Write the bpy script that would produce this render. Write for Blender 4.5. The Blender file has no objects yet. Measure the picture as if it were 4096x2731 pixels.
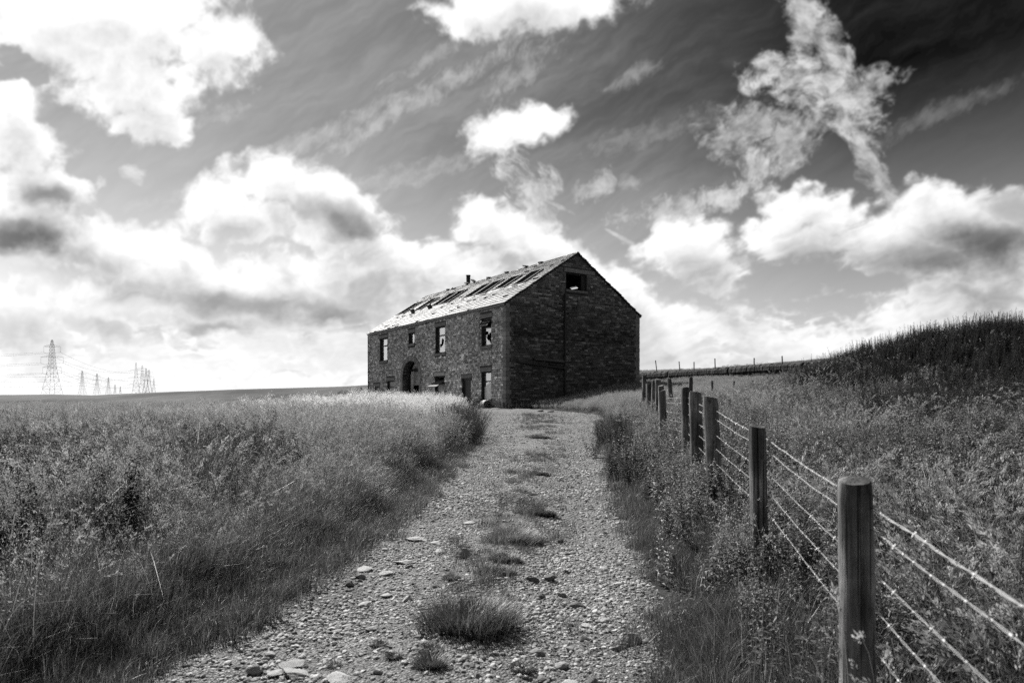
import bpy, math, random
import numpy as np
from mathutils import Vector, Matrix, noise as mnoise
from mathutils.geometry import tessellate_polygon
random.seed(7)
rng = np.random.default_rng(11)
SC = bpy.context.scene
COL = SC.collection
F, H0, EYE = 683.0, 404.0, 1.6          # lens (px of the 1024 frame), horizon row, eye height in metres

# ------------------------------------------------------------------ helpers
def link(o, parent=None):
    COL.objects.link(o)
    if parent: o.parent = parent
    return o
def tag(o, label=None, cat=None, group=None, kind=None):
    if label: o['label'] = label
    if cat: o['category'] = cat
    if group: o['group'] = group
    if kind: o['kind'] = kind
    return o
def empty(name, loc=(0, 0, 0), rz=0.0):
    o = bpy.data.objects.new(name, None); link(o)
    o.location = loc; o.rotation_euler = (0, 0, rz); o.empty_display_size = 0.2
    return o
class MB:
    """collects faces of one mesh"""
    def __init__(s): s.v = []; s.f = []; s.m = []; s.t = []
    def add(s, verts, faces, mi=0, tone=1.0):
        b = len(s.v); s.v += [tuple(p) for p in verts]
        for f in faces: s.f.append(tuple(b + i for i in f)); s.m.append(mi); s.t.append(tone)
    def hexa(s, c, mi=0, tone=1.0, faces=None):
        s.add(c, faces or [(3, 2, 1, 0), (4, 5, 6, 7), (0, 1, 5, 4), (1, 2, 6, 5), (2, 3, 7, 6), (3, 0, 4, 7)], mi, tone)
    def box(s, x0, x1, y0, y1, z0, z1, mi=0, tone=1.0):
        s.hexa([(x0, y0, z0), (x1, y0, z0), (x1, y1, z0), (x0, y1, z0), (x0, y0, z1), (x1, y0, z1), (x1, y1, z1), (x0, y1, z1)], mi, tone)
    def bar(s, p, q, w, h=None, mi=0, tone=1.0, up=(0, 0, 1)):
        h = h or w; p = Vector(p); q = Vector(q); d = (q - p).normalized()
        a = d.cross(Vector(up))
        if a.length < 1e-4: a = d.cross(Vector((1, 0, 0)))
        a.normalize(); b = a.cross(d)
        a *= w / 2; b *= h / 2
        s.hexa([p - a - b, p + a - b, p + a + b, p - a + b, q - a - b, q + a - b, q + a + b, q - a + b], mi, tone)
    def tube(s, pts, r, n=8, mi=0, tone=1.0, cap=True):
        pts = [Vector(p) for p in pts]; rs = r if hasattr(r, '__len__') else [r] * len(pts)
        rings = []; ref = None
        for i, p in enumerate(pts):
            d = (pts[min(i + 1, len(pts) - 1)] - pts[max(i - 1, 0)]).normalized()
            if ref is None: ref = d.cross(Vector((0.31, 0.22, 0.93))).normalized()
            a = (ref - d * ref.dot(d)).normalized(); ref = a; b = d.cross(a)
            rings.append([p + a * (rs[i] * math.cos(2 * math.pi * k / n)) + b * (rs[i] * math.sin(2 * math.pi * k / n)) for k in range(n)])
        v = [q for rg in rings for q in rg]; f = []
        for i in range(len(pts) - 1):
            for k in range(n):
                f.append((i * n + k, i * n + (k + 1) % n, (i + 1) * n + (k + 1) % n, (i + 1) * n + k))
        if cap: f += [tuple(range(n))[::-1], tuple((len(pts) - 1) * n + k for k in range(n))]
        s.add(v, f, mi, tone)
    def build(s, name, mats, parent=None, smooth=False):
        me = bpy.data.meshes.new(name); me.from_pydata(s.v, [], s.f)
        mats = mats if isinstance(mats, (list, tuple)) else [mats]
        for m in mats: me.materials.append(m)
        me.polygons.foreach_set('material_index', s.m)
        at = me.attributes.new('tone', 'FLOAT', 'FACE'); at.data.foreach_set('value', s.t)
        if smooth: me.polygons.foreach_set('use_smooth', [True] * len(s.f))
        me.update()
        return link(bpy.data.objects.new(name, me), parent)
def smooth01(x): x = np.clip(x, 0, 1); return x * x * (3 - 2 * x)

# ------------------------------------------------------------------ node helpers
class NT:
    def __init__(s, tree): s.t = tree; s.n = tree.nodes; s.l = tree.links
    def put(s, sock, val):
        if val is None: return
        if isinstance(val, bpy.types.NodeSocket): s.l.new(val, sock)
        else: sock.default_value = val
    def node(s, typ, ins=(), **kw):
        n = s.n.new(typ)
        for k, v in kw.items(): setattr(n, k, v)
        for k, v in (ins.items() if isinstance(ins, dict) else enumerate(ins)): s.put(n.inputs[k], v)
        return n
    def m(s, op, a, b=None, c=None, clamp=False): return s.node('ShaderNodeMath', [a, b, c], operation=op, use_clamp=clamp).outputs[0]
    def vm(s, op, a, b=None, c=None, out=0): return s.node('ShaderNodeVectorMath', [a, b, c], operation=op).outputs[out]
    def noise(s, vec, scale, detail=4, rough=.5, lac=2.0, dist=0.0, out='Fac'):
        return s.node('ShaderNodeTexNoise', {'Vector': vec, 'Scale': scale, 'Detail': detail, 'Roughness': rough, 'Lacunarity': lac, 'Distortion': dist}).outputs[out]
    def rng(s, v, a, b, c, d, smooth=False):
        n = s.node('ShaderNodeMapRange', [v, a, b, c, d], interpolation_type='SMOOTHSTEP' if smooth else 'LINEAR'); return n.outputs[0]
    def mix(s, f, a, b): 
        return s.m('ADD', s.m('MULTIPLY', a, s.m('SUBTRACT', 1.0, f)), s.m('MULTIPLY', b, f))
    def grey(s, v): return s.node('ShaderNodeCombineColor', [v, v, v]).outputs[0]
def new_mat(name):
    m = bpy.data.materials.new(name); m.use_nodes = True
    t = NT(m.node_tree); t.n.clear(); out = t.n.new('ShaderNodeOutputMaterial')
    return m, t, out
def tex_mat(name, base, var=.35, scale=8., detail=5, rough=.85, spec=.3, bump=.3, bscale=30., bdist=.02, attr=False, stretch=(1, 1, 1), coarse=None, metal=0.):
    """grey surface with cloudy tone changes, an optional tone per face, and a rough bump"""
    m, t, out = new_mat(name)
    tc = t.node('ShaderNodeTexCoord').outputs['Object']
    vec = t.vm('MULTIPLY', tc, stretch)
    n1 = t.noise(vec, scale, detail, .6)
    val = t.rng(n1, .25, .75, base * (1 - var), base * (1 + var))
    if coarse:
        n2 = t.noise(vec, coarse, 3, .5); val = t.m('MULTIPLY', val, t.rng(n2, .3, .7, .65, 1.3))
    if attr: val = t.m('MULTIPLY', val, t.node('ShaderNodeAttribute', attribute_name='tone').outputs['Fac'])
    b = t.node('ShaderNodeBsdfPrincipled', {'Base Color': t.grey(val), 'Roughness': rough, 'Specular IOR Level': spec, 'Metallic': metal})
    if bump:
        n3 = t.noise(vec, bscale, 4, .6)
        bp = t.node('ShaderNodeBump', {'Strength': bump, 'Distance': bdist, 'Height': n3}); t.l.new(bp.outputs[0], b.inputs['Normal'])
    t.l.new(b.outputs[0], out.inputs[0])
    return m
def leaf_mat(name, base, trans, var=.4, rough=.45, spec=.25):
    """thin leaf: diffuse + light passing through + a little gloss, tone changes from plant to plant"""
    m, t, out = new_mat(name)
    oi = t.node('ShaderNodeObjectInfo').outputs['Random']
    f = t.rng(oi, 0, 1, 1 - var, 1 + var)
    at = t.node('ShaderNodeAttribute', attribute_name='tone').outputs['Fac']
    f = t.m('MULTIPLY', f, at)
    d = t.node('ShaderNodeBsdfPrincipled', {'Base Color': t.grey(t.m('MULTIPLY', f, base)), 'Roughness': rough, 'Specular IOR Level': spec})
    tr = t.node('ShaderNodeBsdfTranslucent', {'Color': t.grey(t.m('MULTIPLY', f, trans))})
    a = t.node('ShaderNodeAddShader', [d.outputs[0], tr.outputs[0]])
    t.l.new(a.outputs[0], out.inputs[0])
    return m

# ------------------------------------------------------------------ camera, lens shifted upward like a view camera
cam = bpy.data.cameras.new('camera'); camo = bpy.data.objects.new('camera', cam); COL.objects.link(camo)
camo.location = (0, 0, EYE); camo.rotation_euler = (math.radians(90), 0, 0)
cam.sensor_width = 36; cam.lens = F / 1024 * 36; cam.shift_y = (H0 - 341) / 1024
cam.clip_start = .05; cam.clip_end = 30000
cam.dof.use_dof = True; cam.dof.focus_distance = 9.0; cam.dof.aperture_fstop = 3.2
SC.camera = camo
SC.view_settings.view_transform = 'Standard'; SC.view_settings.look = 'None'; SC.view_settings.gamma = 1; SC.view_settings.exposure = .75
SC.cycles.use_denoising = False; SC.cycles.max_bounces = 6; SC.cycles.transmission_bounces = 6; SC.cycles.transparent_max_bounces = 8

# ------------------------------------------------------------------ sun and sky
SUN_AZ, SUN_EL = math.radians(-31), math.radians(44)      # from +Y, negative = to the left
sl = bpy.data.lights.new('sun', 'SUN'); sl.energy = 5.0; sl.angle = math.radians(.5); sl.color = (1, .99, .97)
so = bpy.data.objects.new('sun', sl); COL.objects.link(so)
sdir = Vector((math.sin(SUN_AZ) * math.cos(SUN_EL), math.cos(SUN_AZ) * math.cos(SUN_EL), math.sin(SUN_EL)))
so.rotation_euler = sdir.to_track_quat('Z', 'Y').to_euler(); so.location = (0, 0, 60)

def deg_of(u, v):
    az = math.atan((u - 512) / F); return math.degrees(az), math.degrees(math.atan((H0 - v) / F * math.cos(az)))
# heaped clouds: place and half-size on a plane at unit distance x 683 (turned into azimuth / elevation below), turn, weight
CUM = [(100, 22, 120, 60, 0, 1.1), (215, 50, 58, 38, 10, 1), (130, 88, 62, 30, 0, 1), (152, 124, 34, 18, -24, .9), (10, 100, 36, 34, 0, .9), (14, 145, 54, 30, -28, .95),
       (40, 190, 52, 22, -8, 1), (70, 200, 24, 20, 0, .8), (30, 232, 70, 30, 0, 1), (118, 244, 76, 30, -8, 1), (180, 262, 50, 22, -10, .9),
       (285, 182, 64, 24, -16, 1), (340, 202, 56, 26, -30, 1.05), (215, 204, 52, 28, 4, 1), (255, 222, 60, 24, 0, 1), (335, 235, 60, 22, -10, .95),
       (160, 288, 190, 24, 0, .95), (300, 278, 110, 26, 0, 1), (420, 258, 70, 26, -6, 1), (370, 300, 90, 26, 0, .95), (240, 312, 150, 24, 0, .9), (40, 300, 70, 26, 0, .8),
       (525, 6, 92, 28, 5, 1.05), (480, 14, 46, 24, 0, .9), (512, 132, 46, 22, 10, .95), (540, 122, 26, 18, 0, .85), (474, 222, 30, 20, -30, .9), (508, 238, 60, 18, -25, .95), (450, 262, 60, 26, 0, .9), (560, 258, 60, 26, -28, 1), (620, 298, 70, 26, -22, .95),
       (690, 250, 58, 30, -20, 1.05), (668, 246, 34, 26, 0, .85), (726, 272, 46, 20, -14, .95), (815, 208, 52, 22, -14, 1), (780, 226, 44, 18, 10, .85), (800, 240, 60, 22, 0, .9), (880, 240, 76, 30, 0, 1.05), (945, 218, 76, 32, -4, 1.1), (1010, 236, 70, 40, -14, 1.1), (960, 262, 100, 24, 0, 1),
       (1000, 300, 110, 22, 0, .95), (900, 318, 90, 18, -5, .8), (690, 320, 90, 18, -6, .85), (780, 343, 90, 14, -6, .9), (660, 350, 60, 20, 0, .85), (915, 298, 20, 7, 0, .7), (345, 352, 130, 16, -4, .75), (110, 335, 70, 16, -20, .75), (30, 340, 60, 26, -20, .8), (500, 340, 120, 60, 0, .9), (640, 330, 60, 30, 0, .9), (870, 345, 60, 14, 0, .7), (960, 335, 80, 14, 0, .75), (215, 372, 120, 10, 0, .5), (740, 300, 24, 9, -20, .6), (590, 350, 60, 40, 0, .9)]
CUT = [(22, 58, 34, 16, -34, .9), (2, 74, 16, 10, 0, .4), (100, 172, 60, 12, -5, .5), (150, 198, 30, 22, 0, .4), (245, 162, 20, 10, 0, .3), (760, 282, 26, 12, 0, .5), (860, 282, 60, 10, 0, .6), (840, 310, 60, 12, 0, .5), (640, 225, 16, 20, 0, .4), (420, 236, 26, 10, -30, .4)]
BELLY = [(8, 240, 60, 22, 0, .62), (70, 262, 60, 18, 0, .3), (55, 200, 34, 16, -12, .5), (340, 215, 40, 20, -15, .45), (240, 303, 70, 18, -8, .5), (330, 312, 60, 16, -6, .42), (210, 329, 40, 9, 0, .5), (372, 292, 44, 22, 0, .34), (0, 330, 40, 20, 0, .3),
         (985, 245, 52, 26, -12, .6), (1015, 215, 40, 22, -20, .4), (930, 262, 70, 20, 0, .42), (985, 296, 50, 10, 0, .36), (180, 290, 60, 14, 0, .2), (120, 330, 60, 14, -10, .3), (520, 300, 40, 14, 0, .2), (800, 262, 50, 14, 0, .18), (700, 262, 40, 18, 0, .1), (30, 60, 36, 18, -25, .35)]
# thin torn streaks: place, half-length, half-width, turn, weight
WISP = [(818, 40, 78, 20, -62, .85), (795, 78, 48, 24, -5, .95), (838, 95, 52, 26, -25, .9), (880, 80, 30, 12, 20, .7), (850, 120, 52, 17, -62, .85), (868, 160, 46, 11, -64, .7), (882, 194, 30, 12, -50, .6), (745, 132, 46, 26, 5, .6), (785, 145, 48, 22, 30, .7), (765, 165, 62, 14, 35, .9), (720, 196, 70, 13, 22, .85), (670, 210, 60, 14, 8, .6),
        (525, 190, 52, 26, -80, .75), (535, 225, 40, 22, -80, .6), (595, 185, 24, 12, 40, .6), (625, 184, 16, 9, 0, .4), (543, 199, 40, 2.4, -25, .75), (619, 236, 17, 2.2, -27, .7), (770, 318, 60, 4, -28, .5),
        (420, 100, 210, 12, 30, .42), (330, 130, 190, 12, 24, .36), (250, 160, 150, 8, 22, .35), (520, 75, 60, 20, 35, .35), (460, 40, 120, 10, 30, .3), (400, 175, 110, 14, 12, .32), (210, 118, 50, 10, 20, .3), (630, 75, 40, 10, 20, .3), (105, 180, 12, 6, 10, .8), (135, 172, 16, 8, -20, .7), (760, 72, 18, 6, 10, .3), (660, 130, 120, 16, 15, .2), (950, 110, 90, 12, 25, .16)]

def _h(a, b, seed):
    n = (a * 374761393 + b * 668265263 + seed * 974711 + 1013) & 0x7fffffff
    n = ((n ^ (n >> 13)) * 1274126177) & 0x7fffffff
    return ((n ^ (n >> 16)) & 0xffff) * (2 * math.pi / 65535.0)
def perlin(x, y, seed=0):
    xi = np.floor(x).astype(np.int64); yi = np.floor(y).astype(np.int64); fx = x - xi; fy = y - yi
    def g(a, b, dx, dy): t = _h(a, b, seed); return np.cos(t) * dx + np.sin(t) * dy
    ux = fx * fx * fx * (fx * (fx * 6 - 15) + 10); uy = fy * fy * fy * (fy * (fy * 6 - 15) + 10)
    n0 = g(xi, yi, fx, fy) * (1 - ux) + g(xi + 1, yi, fx - 1, fy) * ux
    n1 = g(xi, yi + 1, fx, fy - 1) * (1 - ux) + g(xi + 1, yi + 1, fx - 1, fy - 1) * ux
    return (n0 * (1 - uy) + n1 * uy) * 1.45
def pfbm(x, y, s, n, seed, rough=.5, billow=False):
    t = 0; a = 1.0; tot = 0; x = x / s; y = y / s
    for i in range(n):
        q = perlin(x, y, seed + i * 7)
        t = t + a * (1 - 2 * np.abs(q) if billow else q); tot += a; a *= rough
        x, y = 1.9 * (x * .8 - y * .6) + 3.1, 1.9 * (x * .6 + y * .8) - 1.7
    return t / tot
def sstep(a, b, x): return smooth01((x - a) / (b - a))
def cloud_map(WI=5120):
    """cloud cover as seen from the ground, computed once: returns brightness, cover and thin-streak cover on the sphere"""
    u = np.arange(-160, 1190, 1.0); v = np.arange(-110, 412, 1.0); U, V = np.meshgrid(u, v)
    wu = pfbm(U, V, 80, 4, 11) * 30 + pfbm(U, V, 24, 4, 12) * 14; wv = pfbm(U, V, 80, 4, 13) * 18 + pfbm(U, V, 24, 4, 14) * 10
    A, B = U + wu, V + wv
    d = np.full(U.shape, -1.5)
    for (cu, cv, ru, rv, turn, wt) in CUM:
        t = math.radians(-turn); ct, st = math.cos(t), math.sin(t); x = A - cu; y = B - cv
        p = (ct * x + st * y) / (ru * 1.12); q = (-st * x + ct * y) / (rv * 1.12)
        k = wt * (1 - np.sqrt(p * p + q * q)); e = .10
        hh = np.clip(.5 + .5 * (k - d) / e, 0, 1); d = d + (k - d) * hh + e * hh * (1 - hh)
    for (cu, cv, ru, rv, turn, wt) in CUT:
        t = math.radians(-turn); ct, st = math.cos(t), math.sin(t); x = A - cu; y = B - cv
        p = (ct * x + st * y) / ru; q = (-st * x + ct * y) / rv; d = d - wt * smooth01(1.25 - np.sqrt(p * p + q * q))
    # small flattened clouds toward the horizon
    lay = pfbm(U / 2.6 + wu * .3, V + wv * .4, 20, 6, 15, .6, True) - .30 + .5 * pfbm(U / 3, V, 60, 3, 16)
    d = np.maximum(d, (lay - .06) * 1.1 * sstep(285, 335, V) * (1 - .5 * sstep(385, 400, V)) - .6 * (1 - sstep(285, 335, V)))
    ps = np.clip((V - 60) / 340, 0, 1)                          # clouds shrink toward the horizon
    sc = 1 - .45 * ps
    bil = pfbm(A / sc, B / sc, 46, 7, 21, .56, True); fine = pfbm(U, V, 20, 6, 31, .62)
    dd = d + .30 * (bil - .35) + .28 * fine
    cov = sstep(-.09, .40 + .10 * ps + .12 * pfbm(U, V, 60, 2, 45), dd)
    cov = np.clip(cov * (1 + .25 * fine * (1 - cov)), 0, 1)
    thick = np.clip(dd - .05, 0, 1.0)
    tau = np.zeros_like(d); sm = np.clip(d + .22 * (bil - .35) + .1 * fine, 0, .8)
    for i in range(1, 13):
        dx, dy = int(round(-1.6 * i)), int(round(-4.2 * i)); sh = np.zeros_like(d)
        H_, W_ = d.shape
        sh[-dy:, :] = sm[:dy, :]; sh = np.roll(sh, -dx, 1); tau += sh
    tau = tau / 12
    bel = np.zeros_like(d)
    for (cu, cv, ru, rv, turn, wt) in BELLY:
        t = math.radians(-turn); ct, st = math.cos(t), math.sin(t); x = A - cu + fine * 16; y = B - cv + fine * 8
        wt = min(.8, wt * 1.2); p = (ct * x + st * y) / (ru * 1.35); q = (-st * x + ct * y) / (rv * 1.4)
        bel = np.maximum(bel, wt * sstep(1.05, .15, np.sqrt(p * p + q * q)))
    lum = 1.02 - .42 * sstep(.12, .75, tau) + .20 * (bil - .45) + .14 * fine + .10 * pfbm(U, V, 120, 3, 41)
    lum = lum + .16 * np.exp(-((U - 110) / 200) ** 2 - ((V - 30) / 110) ** 2) + .07 * sstep(520, 100, U)
    lum = lum * (1 - 1.05 * bel)
    lum = lum * (1 - .10 * sstep(560, 1024, U)) * (.90 + .10 * sstep(0, .3, dd))
    hazey = sstep(250, 395, V); lum = lum + (.84 - lum) * .5 * hazey - .16 * sstep(.0, .5, pfbm(U / 3.5 + wu * .5, V + wv * .5, 26, 5, 47)) * sstep(220, 330, V)
    # thin streaks, each with its own fibres
    wis = np.zeros_like(d); f1 = pfbm(U, V, 26, 6, 51, .6)
    for k, (cu, cv, ru, rv, turn, wt) in enumerate(WISP):
        t = math.radians(-turn); ct, st = math.cos(t), math.sin(t); x = U + wu * .45 - cu; y = V + wv * .45 - cv
        if rv < 3.5: x = U - cu; y = V - cv
        p = ct * x + st * y; q = -st * x + ct * y; r = np.sqrt((p / (ru * 1.2)) ** 2 + (q / (rv * 1.25)) ** 2); m = r < 1.25
        if not m.any(): continue
        i0, i1 = np.where(m.any(1))[0][[0, -1]]; j0, j1 = np.where(m.any(0))[0][[0, -1]]; sl_ = (slice(i0, i1 + 1), slice(j0, j1 + 1))
        fib = pfbm(p[sl_] / 1.8, q[sl_] + p[sl_] * .35, 9, 6, 60 + k, .68) if rv > 3.5 else 0
        clot = pfbm(U[sl_] + wu[sl_] * .6, V[sl_] + wv[sl_] * .6, 34, 7, 90 + k, .66) if wt > .45 else 0
        a = wt * sstep(0, 1.0, 1.12 - r[sl_] + 1.5 * clot + .55 * fib) * np.clip(.8 + .6 * fib + .9 * f1[sl_], 0, 1.15) * sstep(1.25, .95, r[sl_])
        wis[sl_] = np.maximum(wis[sl_], a)
    an = math.radians(24); p = math.cos(an) * U - math.sin(an) * V; q = math.sin(an) * U + math.cos(an) * V
    p2 = p + wu * .5; q2 = q + wv * .6 + 22 * pfbm(U, V, 230, 2, 71)
    cir = .6 * pfbm(p2 / 9, q2, 34, 7, 75, .6) + .4 * pfbm(p2 / 4, q2 + .2 * p2, 12, 6, 76, .6); env = pfbm(p2 / 2.5, q2, 150, 4, 77)
    cs = sstep(-.38, .85, .60 * cir + .38 * env) * .66 * (1 - .86 * sstep(540, 900, U - .5 * (V - 120))) * .62
    wis = np.clip(np.maximum(wis, cs), 0, 1)
    # put on the sphere
    HI = WI // 2
    az = (np.arange(WI) + .5) / WI * 360 - 90; az = np.where(az > 180, az - 360, az); ev = (np.arange(HI) + .5) / HI * 180 - 90
    out = np.zeros((HI, WI, 3), np.float32)
    # a deck of broken cloud for the parts of the sky outside the window above
    s4 = 4; aL = np.radians(az[::s4]); eL = np.radians(ev[::s4]); AL, EL = np.meshgrid(aL, eL); zz = np.sin(np.maximum(EL, 0)) + .16
    X, Y = np.cos(EL) * np.sin(AL) / zz, np.cos(EL) * np.cos(AL) / zz
    g = pfbm(X, Y, 1.3, 6, 81, .55) + .12 * pfbm(X, Y, .3, 4, 85); ga = sstep(.10, .34, g); gl_ = .95 - .35 * sstep(.2, .7, g)
    bank = sstep(1.15, .4, np.hypot((np.degrees(AL) + 68) / 28, (np.degrees(EL) - 9) / 15)); ga = np.maximum(ga, bank); gl_ = np.where(bank > .3, 1.0, gl_)  # unseen cloud bank added on the left for the panes to reflect
    low = np.stack([gl_, ga, np.zeros_like(ga)], -1).astype(np.float32); out[:] = np.repeat(np.repeat(low, s4, 0), s4, 1)[:HI, :WI]
    ii = np.where((ev > -2) & (ev < 44))[0]; jj = np.where(np.abs(az) < 47)[0]
    ar, er = np.radians(az[jj])[None], np.radians(ev[ii])[:, None]
    uu = 512 + F * np.tan(ar) + 0 * er; vv = H0 - F * np.tan(er) / np.cos(ar)
    fu = np.clip(uu - u[0], 0, len(u) - 1.001); fv = np.clip(vv - v[0], 0, len(v) - 1.001); iu = fu.astype(int); iv = fv.astype(int); fu -= iu; fv -= iv
    wgt = smooth01((uu - u[0]) / 60) * smooth01((u[-1] - uu) / 60) * smooth01((vv - v[0]) / 60)
    sub = out[np.ix_(ii, jj)]
    for c, fld in enumerate((lum, cov, wis)):
        val = (fld[iv, iu] * (1 - fu) + fld[iv, iu + 1] * fu) * (1 - fv) + (fld[iv + 1, iu] * (1 - fu) + fld[iv + 1, iu + 1] * fu) * fv
        sub[..., c] = sub[..., c] * (1 - wgt) + val * wgt
    out[np.ix_(ii, jj)] = sub
    return np.clip(out, 0, 1)
world = bpy.data.worlds.new('World'); SC.world = world; world.use_nodes = True
w = NT(world.node_tree); w.n.clear()
wout = w.n.new('ShaderNodeOutputWorld')
CM = cloud_map(); img = bpy.data.images.new('cloud_cover', CM.shape[1], CM.shape[0], alpha=False, float_buffer=False)
img.colorspace_settings.name = 'Non-Color'
buf = np.ones((CM.shape[0], CM.shape[1], 4), np.float32); buf[..., :3] = CM; img.pixels.foreach_set(buf.ravel()); img.update(); img.pack()
dirv = w.node('ShaderNodeTexCoord').outputs['Generated']
sx, sy, sz = w.node('ShaderNodeSeparateXYZ', [dirv]).outputs
az = w.m('MULTIPLY', w.m('ARCTAN2', sx, sy), 57.2958); el = w.m('MULTIPLY', w.m('ARCSINE', sz), 57.2958)
envt = w.node('ShaderNodeTexEnvironment', {'Vector': dirv}); envt.image = img; envt.interpolation = 'Cubic'
cl, alpha, wa = w.node('ShaderNodeSeparateColor', [envt.outputs[0]]).outputs
gl = w.vm('DOT_PRODUCT', dirv, tuple(Vector((-.62, .72, .22)).normalized()), out='Value')
# clear sky: the red light of the Nishita sky (what a red filter lets through), deepened away from the sun
SKY = w.n.new('ShaderNodeTexSky'); SKY.sky_type = 'NISHITA'; SKY.sun_disc = False; SKY.sun_elevation = SUN_EL; SKY.sun_rotation = SUN_AZ
SKY.air_density = 1; SKY.dust_density = 1.2; SKY.ozone_density = 1
red = w.node('ShaderNodeSeparateColor', [SKY.outputs[0]]).outputs[0]
away = w.rng(gl, .42, 1.0, .02, 1.0); hz = w.rng(el, 0, 24, 1.0, 0.0)
base = w.m('ADD', w.m('MULTIPLY', w.m('POWER', away, 1.35), .30), w.m('MINIMUM', w.m('MULTIPLY', w.m('POWER', hz, 1.6), w.rng(gl, .1, .9, .82, 1.0)), .66))
base = w.m('MULTIPLY', base, w.rng(red, 0, 12, .85, 1.25))
sky = w.mix(wa, base, w.rng(gl, .2, .9, .62, .85))
lum = w.mix(alpha, sky, w.m('MULTIPLY', cl, 1.05))
# off-frame sky dimmed to cut fill; unseen left bank boosted for window reflections
lum = w.m('MULTIPLY', lum, w.rng(w.m('ABSOLUTE', az), 60, 110, 1.0, .45))
lum = w.m('MULTIPLY', lum, w.m('ADD', 1.0, w.m('MULTIPLY', w.rng(az, -42, -55, 0, 1), w.m('MULTIPLY', w.rng(az, -95, -80, 0, 1), 1.6))))
lum = w.m('MULTIPLY', lum, w.rng(el, -2.0, -.5, .15, 1.0))
BG = w.node('ShaderNodeBackground', {'Color': w.grey(w.m('MULTIPLY', lum, 10.0)), 'Strength': .06})
w.l.new(BG.outputs[0], wout.inputs[0])
world.cycles.sampling_method = 'MANUAL'; world.cycles.sample_map_resolution = 1024

# ================================================================== ground shape
HO = np.array([-.429, 48.0]); HA = np.array([-.5546, .8321]); HB = np.array([.8321, .5546]); HZ = 1.3   # house corner, facade axis, gable axis, base
def vnoise(x, y, s, seed=0):
    """smooth value noise, vectorised"""
    x = np.asarray(x, float) / s + seed * 17.3; y = np.asarray(y, float) / s + seed * 9.1
    xi = np.floor(x).astype(np.int64); yi = np.floor(y).astype(np.int64); fx = x - xi; fy = y - yi
    def h(a, b):
        n = (a * 374761393 + b * 668265263 + seed * 974711) & 0x7fffffff
        n = ((n ^ (n >> 13)) * 1274126177) & 0x7fffffff
        return ((n ^ (n >> 16)) & 0xffff) / 65535.0
    fx = fx * fx * (3 - 2 * fx); fy = fy * fy * (3 - 2 * fy)
    return (h(xi, yi) * (1 - fx) + h(xi + 1, yi) * fx) * (1 - fy) + (h(xi, yi + 1) * (1 - fx) + h(xi + 1, yi + 1) * fx) * fy
def fbm(x, y, s, n=4, seed=0):
    t = 0; a = 1; tot = 0
    for i in range(n): t = t + a * vnoise(x, y, s / 2 ** i, seed + i); tot += a; a *= .5
    return t / tot
LY = [-8, 0, 3.8, 4.9, 6.5, 9.3, 13.2, 18, 22, 27, 32, 37, 41, 47]
LX = [-2.7, -2.5, -2.08, -1.85, -1.57, -1.37, -1.20, -1.14, -1.2, -1.55, -2.0, -2.6, -3.4, -4.2]
RY = [-8, 0, 3.7, 4.8, 7, 11.4, 15, 19.4, 25, 31, 35, 38, 41, 44, 47]
RX = [.5, .7, .95, 1.12, 1.36, 1.8, 2.2, 2.6, 3.3, 4.3, 4.6, 4.0, 2.9, 1.5, .2]
xl = lambda y: np.interp(y, LY, LX)
xr = lambda y: np.interp(y, RY, RX)
def ztrack(y):
    y = np.asarray(y, float)
    return np.where(y < 43, .03 * y, 1.29 + .012 * np.minimum(y - 43, 20))
def horizon_t(x, y):
    """slope of the far ground seen along each direction: low on the left, higher moor on the right"""
    a = np.degrees(np.arctan2(x, np.maximum(y, 1e-3)))
    return np.interp(a, [-60, -37, -34, -31.5, -30, -27, -22, -14, -11, 10.7, 16, 26, 34, 60], np.array([9, 9.5, 10, 9.2, 10.5, 12.3, 15, 18, 20, 33, 35, 46, 58, 60]) / F)
def mound(x, y): return np.exp(-((x - 14.4) / 5.2) ** 2 - ((y - 22.5) / 4.2) ** 2)
def Hgt(x, y):
    x = np.asarray(x, float); y = np.asarray(y, float)
    zt = ztrack(y); d = xl(y) - x; e = x - xr(y)
    z = zt + 0
    near = 1 - smooth01((y - 42) / 6)
    intrack = smooth01((-d) / .25) * smooth01((-e) / .25) * near
    z = z - .06 * intrack
    z = z + .13 * smooth01(d / .5) - .5 * smooth01((d - 1.5) / 14) * smooth01((y - 8) / 20) + .20 * smooth01((d - .1) / 2.2) * smooth01((y - 9) / 9) * (1 - smooth01((y - 30) / 16)) * (1 - smooth01((d - 4) / 8))
    ee = np.clip(e, 0, 60)
    z = z + .10 * smooth01(ee / .6) * near + np.minimum(.095 * ee, 2.6) * smooth01((y + 2) / 10)
    z = z + 1.25 * mound(x, y)
    z = z + np.where((x > 3), 1, 0) * smooth01((x - 3) / 6) * .042 * np.clip(y - 45, 0, 30)
    # lowered left field, then the far moor
    zl = np.minimum(z, .95 + .006 * np.clip(y - 45, 0, 500))
    z = np.where(x < -4, zl + (z - zl) * smooth01((x + 10) / 6), z)
    far = 1.6 + horizon_t(x, y) * np.maximum(y, 1)
    start = np.where(x > 0, 95, 240); wdt = np.where(x > 0, 70, 160)
    k = smooth01((y - start) / wdt)
    z = z * (1 - k) + far * k
    r = np.hypot(x, y)
    z = z - smooth01((r - 3300) / 1500) * 160
    z = z + (fbm(x, y, 3.0, 3, 5) - .5) * .16 * smooth01(np.maximum(d, e) / 1.5) + (fbm(x, y, 40, 3, 9) - .5) * 1.2 * smooth01((r - 90) / 80) * (1 - smooth01((r - 200) / 500))
    return z
def hz_(x, y): return float(Hgt(np.array([x]), np.array([y]))[0])
def on_track(y, x): return float(ztrack(np.array([y]))[0])

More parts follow.
